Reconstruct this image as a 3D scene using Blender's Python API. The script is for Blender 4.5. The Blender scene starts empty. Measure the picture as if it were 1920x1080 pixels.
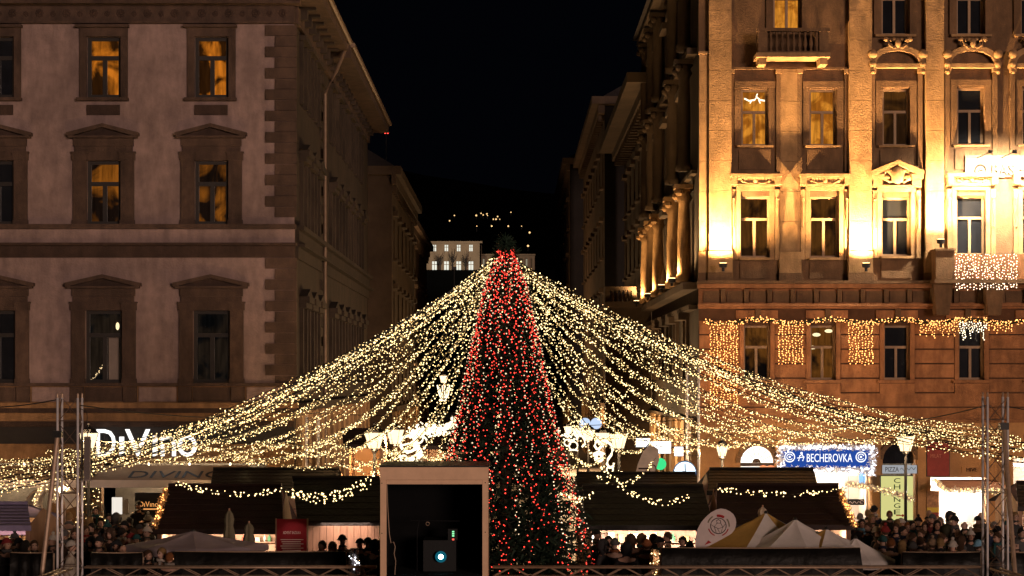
import bpy, bmesh, math, random
from mathutils import Vector, Matrix
random.seed(11)
sc = bpy.context.scene
R = math.radians
# ---------------------------------------------------------------- camera, sky, fill lamp, exposure
F, H = 3780.0, 5.4                       # focal length in photo pixels, eye height (m)
cam = bpy.data.cameras.new('camera'); camo = bpy.data.objects.new('camera', cam)
sc.collection.objects.link(camo); sc.camera = camo
camo.location = (0, 0, H); camo.rotation_euler = (R(90), 0, 0)
cam.sensor_fit = 'HORIZONTAL'; cam.sensor_width = 36; cam.lens = F / 1920 * 36
cam.shift_y = 172 / 1920; cam.clip_start = .5; cam.clip_end = 4000
w = bpy.data.worlds.new('World'); sc.world = w; w.use_nodes = True
nt = w.node_tree; bg = nt.nodes['Background']
sky = nt.nodes.new('ShaderNodeTexSky'); sky.sky_type = 'NISHITA'; sky.sun_disc = False
sky.sun_elevation = R(-9); sky.sun_rotation = R(180); sky.air_density = 1.4
night = nt.nodes.new('ShaderNodeMix'); night.data_type = 'RGBA'; night.blend_type = 'ADD'; night.inputs[0].default_value = 1
night.inputs[7].default_value = (.006, .0075, .0145, 1); nt.links.new(sky.outputs[0], night.inputs[6]); nt.links.new(night.outputs[2], bg.inputs[0]); bg.inputs[1].default_value = .1
basilica_fill = bpy.data.lights.new('basilica_fill', 'SUN'); basilica_fillo = bpy.data.objects.new('basilica_fill', basilica_fill); sc.collection.objects.link(basilica_fillo)
basilica_fill.energy = 1.5; basilica_fill.angle = R(12); basilica_fill.color = (1, .69, .55); basilica_fillo.rotation_euler = (R(88), 0, R(22))  # added fill: glow of the floodlit basilica behind the camera
vs = sc.view_settings; vs.view_transform = 'Standard'; vs.look = 'None'; vs.exposure = 0; vs.gamma = 1; vs.use_curve_mapping = False
cy = sc.cycles; cy.use_denoising = True; cy.max_bounces = 5; cy.diffuse_bounces = 2; cy.glossy_bounces = 2
cy.transmission_bounces = 4; cy.transparent_max_bounces = 8; cy.sample_clamp_indirect = 2.0
cy.caustics_reflective = False; cy.caustics_refractive = False
try: cy.denoiser = 'OPENIMAGEDENOISE'
except Exception: pass

def PX(x, d): return (x - 960) * d / F
def PZ(y, d): return H + (712 - y) * d / F
def P(x, y, d): return Vector((PX(x, d), d, PZ(y, d)))

# ---------------------------------------------------------------- materials
MATS = {}
def M(name, col, rough=.75, var=.18, scale=1.2, bump=.15, bscale=25, metal=0.0, spec=.3, objcol=False, streak=0, stain=0):
    if name in MATS: return MATS[name]
    m = bpy.data.materials.new(name); MATS[name] = m; m.use_nodes = True
    n = m.node_tree.nodes; l = m.node_tree.links; b = n['Principled BSDF']
    b.inputs['Roughness'].default_value = rough; b.inputs['Metallic'].default_value = metal
    b.inputs['Specular IOR Level'].default_value = spec
    g = n.new('ShaderNodeNewGeometry'); mp = n.new('ShaderNodeMapping'); l.new(g.outputs['Position'], mp.inputs[0])
    if streak: mp.inputs['Scale'].default_value = (1, 1, 1 / streak)
    no = n.new('ShaderNodeTexNoise'); no.inputs['Scale'].default_value = scale; no.inputs['Detail'].default_value = 8
    no.inputs['Roughness'].default_value = .65; l.new(mp.outputs[0], no.inputs['Vector'])
    mr = n.new('ShaderNodeMapRange'); mr.inputs[1].default_value = .3; mr.inputs[2].default_value = .7
    mr.inputs[3].default_value = 1 - var; mr.inputs[4].default_value = 1 + var; l.new(no.outputs[0], mr.inputs[0])
    mx = n.new('ShaderNodeMix'); mx.data_type = 'RGBA'; mx.blend_type = 'MULTIPLY'; mx.inputs[0].default_value = 1
    if objcol:
        oi = n.new('ShaderNodeObjectInfo'); l.new(oi.outputs['Color'], mx.inputs[6])
    else: mx.inputs[6].default_value = (*col, 1)
    l.new(mr.outputs[0], mx.inputs[7]); out = mx.outputs[2]
    if stain:                                # soot patches and rain streaks
        for sc_, zs, lo, hi in ((.35, 1, .35, .6), (2.6, .3, .38, .6)):
            mp2 = n.new('ShaderNodeMapping'); mp2.inputs['Scale'].default_value = (1, 1, zs); l.new(g.outputs['Position'], mp2.inputs[0])
            ns = n.new('ShaderNodeTexNoise'); ns.inputs['Scale'].default_value = sc_; ns.inputs['Detail'].default_value = 6; ns.inputs['Roughness'].default_value = .6; l.new(mp2.outputs[0], ns.inputs['Vector'])
            m2 = n.new('ShaderNodeMapRange'); m2.inputs[1].default_value = lo; m2.inputs[2].default_value = hi; m2.inputs[3].default_value = 1-stain; m2.inputs[4].default_value = 1.08; l.new(ns.outputs[0], m2.inputs[0])
            mm = n.new('ShaderNodeMix'); mm.data_type = 'RGBA'; mm.blend_type = 'MULTIPLY'; mm.inputs[0].default_value = 1; l.new(out, mm.inputs[6]); l.new(m2.outputs[0], mm.inputs[7]); out = mm.outputs[2]
    l.new(out, b.inputs['Base Color'])
    if bump:
        n2 = n.new('ShaderNodeTexNoise'); n2.inputs['Scale'].default_value = bscale; n2.inputs['Detail'].default_value = 5
        l.new(g.outputs['Position'], n2.inputs['Vector'])
        bp = n.new('ShaderNodeBump'); bp.inputs['Strength'].default_value = bump; bp.inputs['Distance'].default_value = .05
        l.new(n2.outputs[0], bp.inputs['Height']); l.new(bp.outputs[0], b.inputs['Normal'])
    return m
def E(name, col, s, sample='AUTO'):
    if name in MATS: return MATS[name]
    m = bpy.data.materials.new(name); MATS[name] = m; m.use_nodes = True
    n = m.node_tree.nodes; n.remove(n['Principled BSDF'])
    e = n.new('ShaderNodeEmission'); e.inputs[0].default_value = (*col, 1); e.inputs[1].default_value = s
    m.node_tree.links.new(e.outputs[0], n['Material Output'].inputs[0]); m.cycles.emission_sampling = sample
    return m
def room_or_reflection(name, c0, c1, s, scale=1.6):
    """mottled window glow: lit rooms, and painted glass reflections in the orange left windows"""
    if name in MATS: return MATS[name]
    m = E(name, c0, s); n = m.node_tree.nodes; l = m.node_tree.links; e = n['Emission']
    g = n.new('ShaderNodeNewGeometry'); no = n.new('ShaderNodeTexNoise'); no.inputs['Scale'].default_value = scale
    no.inputs['Detail'].default_value = 4; no.inputs['Distortion'].default_value = .9; l.new(g.outputs['Position'], no.inputs['Vector'])
    cr = n.new('ShaderNodeValToRGB'); cr.color_ramp.elements[0].position = .42; cr.color_ramp.elements[0].color = (*c1, 1)
    cr.color_ramp.elements[1].position = .56; cr.color_ramp.elements[1].color = (*c0, 1)
    sx = n.new('ShaderNodeMapping'); sx.inputs['Scale'].default_value = (1, 1, .12); l.new(g.outputs['Position'], sx.inputs[0])
    fo = n.new('ShaderNodeTexNoise'); fo.inputs['Scale'].default_value = 9; fo.inputs['Detail'].default_value = 3; l.new(sx.outputs[0], fo.inputs['Vector'])
    mr = n.new('ShaderNodeMapRange'); mr.inputs[1].default_value = .35; mr.inputs[2].default_value = .65; mr.inputs[3].default_value = s*.55; mr.inputs[4].default_value = s*1.1; l.new(fo.outputs[0], mr.inputs[0]); l.new(mr.outputs[0], e.inputs[1])
    l.new(no.outputs[0], cr.inputs[0]); l.new(cr.outputs[0], e.inputs[0]); return m
def ordinal(n):
    a = 'first second third fourth fifth sixth seventh eighth ninth tenth eleventh twelfth thirteenth fourteenth fifteenth sixteenth seventeenth eighteenth nineteenth'.split()
    if n < 20: return a[n-1]
    t, u = divmod(n, 10); w_ = {2: 'twent', 3: 'thirt', 4: 'fort'}[t]
    return w_+'ieth' if u == 0 else w_+'y-'+a[u-1]
def number(items, fmt):                  # items: (sort key, object); tells look-alikes apart by their order
    for i, (k, o) in enumerate(sorted(items, key=lambda q: q[0])): o['label'] = fmt.format(ordinal(i+1))
def glass(name):
    if name in MATS: return MATS[name]
    m = bpy.data.materials.new(name); MATS[name] = m; m.use_nodes = True
    n = m.node_tree.nodes; l = m.node_tree.links; n.remove(n['Principled BSDF'])
    t = n.new('ShaderNodeBsdfTransparent'); g = n.new('ShaderNodeBsdfGlossy'); g.inputs['Roughness'].default_value = .03
    f = n.new('ShaderNodeFresnel'); f.inputs[0].default_value = 1.5; x = n.new('ShaderNodeMixShader')
    l.new(f.outputs[0], x.inputs[0]); l.new(t.outputs[0], x.inputs[1]); l.new(g.outputs[0], x.inputs[2])
    l.new(x.outputs[0], n['Material Output'].inputs[0]); return m
GLASS = glass('clear_glass')
DARKPANE = M('dark_pane', (.012, .013, .016), .06, .3, 2, .02, 6, spec=.6)
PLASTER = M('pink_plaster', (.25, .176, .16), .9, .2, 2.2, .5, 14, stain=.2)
BROWN = M('brown_stone', (.08, .049, .035), .85, .25, 3, .45, 22, stain=.3)
BROWN_D = M('dark_brown_stone', (.055, .032, .023), .85, .25, 3, .45, 22, stain=.3)
DFRAME = M('dark_window_wood', (.02, .016, .014), .5, .2, 8, .1)
WFRAME = M('cream_window_wood', (.32, .2, .11), .55, .15, 6, .1)
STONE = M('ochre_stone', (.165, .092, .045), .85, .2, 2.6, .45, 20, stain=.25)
STONE2 = M('pale_ochre_stone', (.34, .2, .092), .85, .18, 2.8, .4, 20, stain=.22)
RUST = M('rusticated_render', (.36, .16, .068), .88, .22, 2.4, .45, 18, stain=.28)
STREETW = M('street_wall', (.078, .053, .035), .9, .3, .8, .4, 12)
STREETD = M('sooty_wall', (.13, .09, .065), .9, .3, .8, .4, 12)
METAL = M('aluminium', (.88, .84, .84), .28, .1, 10, .05, metal=.15, spec=.9)
STEEL = M('dull_steel', (.42, .29, .2), .42, .2, 10, .05, metal=.25, spec=.5)
BRACE = M('dark_brace_steel', (.16, .105, .075), .5, .2, 10, .05, metal=.3)  # darker brownish steel than the chords
BLACK = M('black_paint', (.015, .014, .014), .5, .2, 5, .1)
IRON = M('black_iron', (.02, .02, .022), .4, .2, 8, .1, metal=.4)
ZINC = M('zinc_sheet', (.16, .11, .075), .5, .2, 4, .1, metal=.3)
SLATE = M('slate_roof', (.06, .05, .05), .8, .2, 3, .3)
WOOD = M('pale_pine_boards', (.34, .19, .12), .7, .25, 4, .2, 30, streak=8)
DWOOD = M('dark_roof_boards', (.022, .009, .007), .6, .4, 3, .3, 20)
DWOOD2 = M('black_roof_felt', (.012, .009, .007), .45, .5, 3, .4, 9)
BWHITE = E('warm_white_bulb', (1, .71, .31), 4.6); BDIM = E('faint_warm_bulb', (1, .62, .22), 1.1)
BRED = E('red_bulb', (1, .055, .035), 3.2)
BAMB = E('amber_bulb', (1, .40, .11), 5.5)
BCOOL = E('cool_white_bulb', (.92, .93, 1), 4)
WIRE = M('black_cable', (.02, .02, .018), .6, .1, 5, 0)

# ---------------------------------------------------------------- mesh builder and object helpers
class MB:
    def __init__(s): s.v = []; s.f = []
    def add(s, vs, fs):
        k = len(s.v); s.v += [tuple(p) for p in vs]; s.f += [tuple(i + k for i in f) for f in fs]; return s
    def box(s, a, b):
        (x0, y0, z0), (x1, y1, z1) = a, b
        return s.add([(x0,y0,z0),(x1,y0,z0),(x1,y1,z0),(x0,y1,z0),(x0,y0,z1),(x1,y0,z1),(x1,y1,z1),(x0,y1,z1)],
            [(0,3,2,1),(4,5,6,7),(0,1,5,4),(1,2,6,5),(2,3,7,6),(3,0,4,7)])
    def prism(s, pts, o0, o1):            # polygon in (u, z), extruded along the middle axis
        n = len(pts)
        s.add([(p[0], o0, p[1]) for p in pts] + [(p[0], o1, p[1]) for p in pts],
            [tuple(range(n)), tuple(range(2*n-1, n-1, -1))] + [(i, i+n, (i+1) % n + n, (i+1) % n) for i in range(n)]); return s
    def tube(s, path, r, n=6, caps=True):
        path = [Vector(p) for p in path]; rs = r if isinstance(r, (list, tuple)) else [r] * len(path)
        k = len(s.v); m = len(path)
        for i, p in enumerate(path):
            t = (path[min(i+1, m-1)] - path[max(i-1, 0)]).normalized()
            a = t.cross(Vector((0, 0, 1)) if abs(t.z) < .95 else Vector((1, 0, 0))).normalized(); b = t.cross(a)
            for j in range(n):
                q = p + (a * math.cos(2*math.pi*j/n) + b * math.sin(2*math.pi*j/n)) * rs[i]; s.v.append(tuple(q))
        for i in range(m-1):
            for j in range(n):
                s.f.append((k+i*n+j, k+i*n+(j+1) % n, k+(i+1)*n+(j+1) % n, k+(i+1)*n+j))
        if caps: s.f.append(tuple(k+j for j in range(n))[::-1]); s.f.append(tuple(k+(m-1)*n+j for j in range(n)))
        return s
    def lathe(s, prof, c=(0,0,0), n=12, sx=1, sy=1):   # profile (r, z)
        k = len(s.v); m = len(prof)
        for r, z in prof:
            for j in range(n):
                a = 2*math.pi*j/n; s.v.append((c[0]+r*math.cos(a)*sx, c[1]+r*math.sin(a)*sy, c[2]+z))
        for i in range(m-1):
            for j in range(n): s.f.append((k+i*n+j, k+i*n+(j+1) % n, k+(i+1)*n+(j+1) % n, k+(i+1)*n+j))
        s.f.append(tuple(k+j for j in range(n))[::-1]); s.f.append(tuple(k+(m-1)*n+j for j in range(n))); return s
    def ball(s, c, r, n=10, m=6, sx=1, sy=1, sz=1):
        return s.lathe([(max(r*math.sin(math.pi*i/m), .001), -r*math.cos(math.pi*i/m)*sz) for i in range(m+1)], c, n, sx, sy)
    def octa(s, c, r):
        x, y, z = c
        return s.add([(x+r,y,z),(x-r,y,z),(x,y+r,z),(x,y-r,z),(x,y,z+r),(x,y,z-r)],
            [(0,2,4),(2,1,4),(1,3,4),(3,0,4),(2,0,5),(1,2,5),(3,1,5),(0,3,5)])
    def mesh(s, name, mat=None, T=None, smooth=False, fix=True):
        vs = [T(*p) for p in s.v] if T else s.v
        me = bpy.data.meshes.new(name); me.from_pydata(vs, [], s.f)
        if fix:
            b = bmesh.new(); b.from_mesh(me); bmesh.ops.recalc_face_normals(b, faces=b.faces); b.to_mesh(me); b.free()
        if smooth: me.polygons.foreach_set('use_smooth', [True] * len(me.polygons))
        if mat: me.materials.append(mat)
        return me
WP = {}
def put(name, me, loc, par=None, label=None, cat=None, group=None, kind=None):
    """link a mesh (or an Empty) at a world location, under its parent"""
    o = bpy.data.objects.new(name, me); sc.collection.objects.link(o); loc = Vector(loc); WP[o.name] = loc
    if par: o.parent = par; o.location = loc - WP[par.name]
    else: o.location = loc
    if label: o['label'] = label
    if cat: o['category'] = cat
    if group: o['group'] = group
    if kind: o['kind'] = kind
    return o
def thing(name, loc, label, cat, group=None): return put(name, None, loc, None, label, cat, group)
def solid(name, mb, mat, par=None, loc=None, smooth=False, **k):
    """mesh given in world coordinates; its origin is moved to loc (or its base centre)"""
    if loc is None:
        xs, ys, zs = zip(*mb.v); loc = ((min(xs)+max(xs))/2, (min(ys)+max(ys))/2, min(zs))
    x, y, z = loc
    return put(name, mb.mesh(name, mat, lambda a, b, c: (a-x, b-y, c-z), smooth), loc, par, **k)
def light(kind, name, loc, par, energy, col, radius=.1, spot=None, aim=None, blend=.6):
    L = bpy.data.lights.new(name, kind); L.energy = energy; L.color = col; L.shadow_soft_size = radius
    if kind == 'SPOT': L.spot_size = R(spot); L.spot_blend = blend
    o = put(name, L, loc, par)
    if aim is not None: o.rotation_euler = Vector(aim).to_track_quat('-Z', 'Y').to_euler()
    return o
CACHE = {}
class Face:
    """a facade plane; u runs along it, o out of it, z up"""
    def __init__(s, kind, k): s.kind, s.k = kind, k
    def lm(s, u, o, z): return {'F': (u, -o, z), 'R': (o, u, z), 'L': (-o, u, z)}[s.kind]
    def m(s, u, o, z):
        a = s.lm(u, o, z); return Vector((a[0], a[1] + s.k, a[2])) if s.kind == 'F' else Vector((a[0] + s.k, a[1], a[2]))
    def put(s, name, mb, u, o, z, mat, par, key=None, smooth=False, **kw):
        kk = (s.kind, name, mat.name, key) if key is not None else None
        me = CACHE.get(kk) if kk else None
        if me is None:
            me = mb().mesh(name, mat, s.lm, smooth) if callable(mb) else mb.mesh(name, mat, s.lm, smooth)
            if kk: CACHE[kk] = me
        return put(name, me, s.m(u, o, z), par, **kw)
    def box(s, name, u0, u1, z0, z1, o0, o1, mat, par, **kw):
        if o0 in (-.02, -.05): o0 = .002
        a, b, c = (u1-u0)/2, (o1-o0)/2, (z1-z0)/2
        key = (round(a, 3), round(b, 3), round(c, 3))
        return s.put(name, lambda: MB().box((-a, -b, -c), (a, b, c)), (u0+u1)/2, (o0+o1)/2, (z0+z1)/2, mat, par, key, **kw)
    def poly(s, name, pts, o0, o1, mat, par, **kw):
        u = sum(p[0] for p in pts)/len(pts); z = min(p[1] for p in pts)
        q = [(p[0]-u, p[1]-z) for p in pts]
        return s.put(name, lambda: MB().prism(q, o0, o1), u, 0, z, mat, par, tuple((round(a, 3), round(b, 3)) for a, b in q) + (o0, o1), **kw)
    def wall(s, name, u0, u1, z0, z1, holes, mat, par, th=.45):
        us = sorted({u0, u1} | {h[i] for h in holes for i in (0, 1) if u0 < h[i] < u1}); zs = sorted({z0, z1} | {h[i] for h in holes for i in (2, 3) if z0 < h[i] < z1})
        mb = MB()
        for i in range(len(us)-1):
            for j in range(len(zs)-1):
                cu, cz = (us[i]+us[i+1])/2, (zs[j]+zs[j+1])/2
                if any(h[0] < cu < h[1] and h[2] < cz < h[3] for h in holes): continue
                mb.add([(us[i]-u0,0,zs[j]-z0),(us[i+1]-u0,0,zs[j]-z0),(us[i+1]-u0,0,zs[j+1]-z0),(us[i]-u0,0,zs[j+1]-z0)], [(0,1,2,3)])
        for a, b, c, d in holes:
            a -= u0; b -= u0; c -= z0; d -= z0
            mb.add([(a,0,c),(b,0,c),(b,0,d),(a,0,d),(a,-th,c),(b,-th,c),(b,-th,d),(a,-th,d)], [(0,4,5,1),(1,5,6,2),(2,6,7,3),(3,7,4,0)])
        return s.put(name, mb, u0, 0, z0, mat, par)
    def window(s, par, u0, u1, z0, z1, fm, lit=None, tr=.33, inset=.16, t=.075, mull=True, panes=None):
        w, h = u1-u0, z1-z0; zt = h*(1-tr)
        def fr():
            mb = MB(); d = .09
            mb.box((-w/2, -d, 0), (-w/2+t, 0, h)); mb.box((w/2-t, -d, 0), (w/2, 0, h))
            mb.box((-w/2+t, -d, 0), (w/2-t, 0, t)); mb.box((-w/2+t, -d, h-t), (w/2-t, 0, h))
            mb.box((-w/2+t, -d, zt-t*.6), (w/2-t, .02, zt+t*.6))
            if mull: mb.box((-t*.6, -d, t), (t*.6, .015, zt-t*.6))
            return mb
        key = (round(w, 2), round(h, 2), tr, mull, t)
        uc = (u0+u1)/2
        win = s.put('window', fr, uc, -inset, z0, fm, par, key)
        gm = GLASS if lit else DARKPANE
        cells = [(-w/2+t, w/2-t, zt+t*.6, h-t)] + ([(-w/2+t, -t*.6, t, zt-t*.6), (t*.6, w/2-t, t, zt-t*.6)] if mull else [(-w/2+t, w/2-t, t, zt-t*.6)])
        for a, b, c, d in cells: s.box('pane', uc+a, uc+b, z0+c, z0+d, -inset-.06, -inset-.05, gm, win)
        if lit: s.box('glow_backing', u0-.02, u1+.02, z0-.02, z1+.02, -inset-.5, -inset-.47, lit, win)  # glowing sheet: room light; left orange panes get painted reflections
        return win
FONT = {}
def glyph(txt, ext=.05):
    k = (txt, ext)
    if k not in FONT:
        c = bpy.data.curves.new('lettering', 'FONT'); c.body = txt; c.extrude = ext; c.resolution_u = 3
        o = bpy.data.objects.new('lettering', c); sc.collection.objects.link(o)
        dg = bpy.context.evaluated_depsgraph_get(); me = bpy.data.meshes.new_from_object(o.evaluated_get(dg))
        sc.collection.objects.unlink(o); bpy.data.objects.remove(o); FONT[k] = me
    return FONT[k]
def letters(face, txt, u0, u1, z0, z1, o, mat, par, depth=.05, name='lettering'):
    """text stretched into the rectangle u0..u1, z0..z1 of a facade"""
    src = glyph(txt); vs = [v.co.copy() for v in src.vertices]
    xs = [v.x for v in vs]; ys = [v.y for v in vs]; a, b, c, d = min(xs), max(xs), min(ys), max(ys)
    mb = MB(); mb.v = [((v.x-a)/(b-a)*(u1-u0), (v.z/.05*.5+.5)*depth, (v.y-c)/(d-c)*(z1-z0)) for v in vs]
    mb.f = [tuple(p.vertices) for p in src.polygons]
    return face.put(name, mb, u0, o, z0, mat, par)
def bulbs(pts, r0, r1):
    mb = MB()
    for p in pts: mb.octa(p, random.uniform(r0, r1))
    return mb
# ---------------------------------------------------------------- ground, hill
D = 70.0
GROUND = M('worn_paving', (.13, .11, .1), .6, .3, .6, .4, 6)
solid('ground', MB().add([(-900, -200, 0), (900, -200, 0), (900, 1500, 0), (-900, 1500, 0)], [(0, 1, 2, 3)]), GROUND, loc=(0, 0, 0), kind='structure')
mb = MB(); N = 48
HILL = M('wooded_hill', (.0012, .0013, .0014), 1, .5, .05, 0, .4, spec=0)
def hill_z(x, y): return max(0, (y-330)/430*82) * (1 - .12*math.sin(x*.02+1)) + 2.2*math.sin(x*.11)*math.sin(y*.07) if y > 330 else -2
gx = [-420 + 840*i/N for i in range(N+1)]; gy = [325 + 480*j/24 for j in range(25)]
mb.v = [(x, y, hill_z(x, y)) for y in gy for x in gx]
mb.f = [(j*(N+1)+i, j*(N+1)+i+1, (j+1)*(N+1)+i+1, (j+1)*(N+1)+i) for j in range(24) for i in range(N)]
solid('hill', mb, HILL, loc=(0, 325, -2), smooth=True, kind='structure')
HLS = []
HL = E('far_lamp_glass', (1, .62, .26), 1.6, 'NONE')
for i, (x, y) in enumerate([(852,404),(843,414),(893,404),(902,400),(906,403),(913,401),(914,404),(925,411),(933,406),(930,411),(937,411),(958,398),(894,424),(922,424),(953,424),(978,424),(993,436),(990,461),(1056,443),(1058,452)]):
    d = 340.0
    while d < 800 and PZ(y, d) > hill_z(PX(x, d), d) + 1.2: d += 2
    p = P(x, y, d); g = hill_z(p.x, p.y)
    t = thing('hillside_lamp', (p.x, p.y, g-.6), 'tiny lamp glowing on the dark hillside beyond the street', 'lamp', 'lamps on the far hillside')
    HLS.append((x+y*.001, t)); solid('post', MB().tube([(p.x, p.y, g-.6), (p.x, p.y, p.z-.3)], .07, 5), IRON, t)
    solid('globe', MB().ball(p, random.uniform(.14, .3), 8, 5), HL, t)

number(HLS, '{} tiny lamp from the left on the dark hillside beyond the street')
# ---------------------------------------------------------------- far lit palace on the hill
PD = 430.0; PF = Face('F', PD)
def pu(x): return PX(x, PD)
def pz(y): return PZ(y, PD)
PWALL = M('palace_stone', (.17, .13, .09), .9, .2, .3, .2, 2)
PLIT = E('palace_window_light', (.95, .95, .82), .95, 'NONE'); PGLOW = E('palace_lamp', (1, .85, .6), 3)
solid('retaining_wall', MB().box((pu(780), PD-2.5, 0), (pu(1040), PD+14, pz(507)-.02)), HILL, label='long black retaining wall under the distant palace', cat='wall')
pal = thing('lit_palace', (pu(855), PD, pz(507)), 'distant floodlit palace block with two rows of glowing windows above the dark street', 'palace')
holes = []
for k, x in enumerate((814.5, 837, 860, 883)):
    holes += [(pu(x-3.3), pu(x+3.3), pz(471), pz(459)), (pu(x-4.3), pu(x+4.3), pz(506), pz(490))]
PF.wall('wall', pu(798), pu(902), pz(507), pz(456), holes, PWALL, pal)
solid('side_wall', MB().box((pu(902)-.3, PD, pz(507)), (pu(902), PD+12, pz(456))), PWALL, pal)
PF.box('cornice', pu(796), pu(904.5), pz(456), pz(452.5), -1, .5, PWALL, pal)
for h in holes:
    win = PF.put('window', lambda: MB().box((-.06, -.05, 0), (.06, .05, h[3]-h[2])).box((-(h[1]-h[0])/2, -.05, (h[3]-h[2])*.6), ((h[1]-h[0])/2, .04, (h[3]-h[2])*.6+.12)), (h[0]+h[1])/2, -.2, h[2], PWALL, pal)
    PF.box('pane', h[0], h[1], h[2], h[3], -.42, -.36, PLIT, win)
wing = thing('palace_wing', (pu(951), PD+3, pz(507)), 'low pale palace wing with columns half hidden behind the tree top', 'palace')
PW = Face('F', PD+3)
PW.wall('wall', pu(902), pu(1003), pz(507), pz(478), [], PWALL, wing); PW.box('cornice', pu(902), pu(1004), pz(478), pz(475), -.5, .9, PWALL, wing)
for x in range(908, 1000, 9): PW.box('column', pu(x), pu(x+3.4), pz(506), pz(482), .01, .5, PWALL, wing)
for x in (905, 921, 986): PW.box('lit_window', pu(x), pu(x+4), pz(499), pz(484), .02, .06, E('palace_dim_light', (1, .86, .6), .25, 'NONE'), wing)
fl = thing('palace_floodlight', (pu(855), PD-14, 0), 'small floodlight in the dark below the distant palace block', 'lamp')
solid('lamp_mast', MB().tube([(pu(855), PD-14, 0), (pu(855), PD-14, pz(509)-.4)], .1, 6), BLACK, fl)
solid('lamp_body', MB().box((pu(855)-.5, PD-14.4, pz(509)-.4), (pu(855)+.5, PD-13.8, pz(509)+.2)), BLACK, fl)
light('SPOT', 'floodlight_beam', (pu(855), PD-13.7, pz(509)+.3), fl, 6000, (1, .82, .58), .3, 120, (0, 14, 4.5))
for i, x in enumerate((826, 849, 873)):
    bt = thing('bare_tree', (pu(x), PD-1.5, pz(507)-.02), ('left-hand', 'middle', 'right-hand')[i]+' bare winter tree in front of the distant lit palace', 'tree', 'bare trees before the palace')
    b0 = Vector((pu(x), PD-1.5, pz(507)-.02))
    solid('trunk', MB().tube([b0, b0+Vector((0, 0, 2.4))], [.2, .12], 6), BLACK, bt)
    cr = MB()
    for k in range(22):
        a = random.uniform(-1, 1); z0 = random.uniform(.5, 2.2); q = b0+Vector((0, 0, z0)); e = q+Vector((a*1.1, random.uniform(-.8, .8), random.uniform(1, 2.4)))
        cr.tube([q, (q+e)/2+Vector((a*.15, 0, -.1)), e], [.06, .04, .015], 4)
    solid('crown', cr, BLACK, bt, kind='stuff')

# ---------------------------------------------------------------- left corner building
LX = PX(552, D)
def U(x): return PX(x, D)
def Z(y): return PZ(y, D)
A = Face('F', D); S = Face('R', LX)
bl = thing('corner_building', (U(200), D+6, 0), 'pinkish plastered corner building with brown window pediments and quoins, orange reflections in top windows', 'building')
def ab(name, xa, xb, ya, yb, o0, o1, mat, par=None, f=A): return f.box(name, U(xa), U(xb), Z(yb), Z(ya), o0, o1, mat, par or bl)
WX = [-207, -5, 195, 397]
LH = []
for x in WX: LH += [(U(x-32), U(x+32), Z(183), Z(69)), (U(x-32), U(x+32), Z(421), Z(301)), (U(x-35), U(x+35), Z(718), Z(582))]
A.wall('wall', U(-260), U(552), Z(720), Z(43), LH, PLASTER, bl)
LREFL = room_or_reflection('orange_reflection', (.6, .17, .012), (.03, .01, .002), .95, .9)  # painted reflections of the floodlit basilica, given as emission
LDIM = room_or_reflection('dim_room', (.02, .013, .008), (.004, .004, .004), .8, 1.1)
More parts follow.
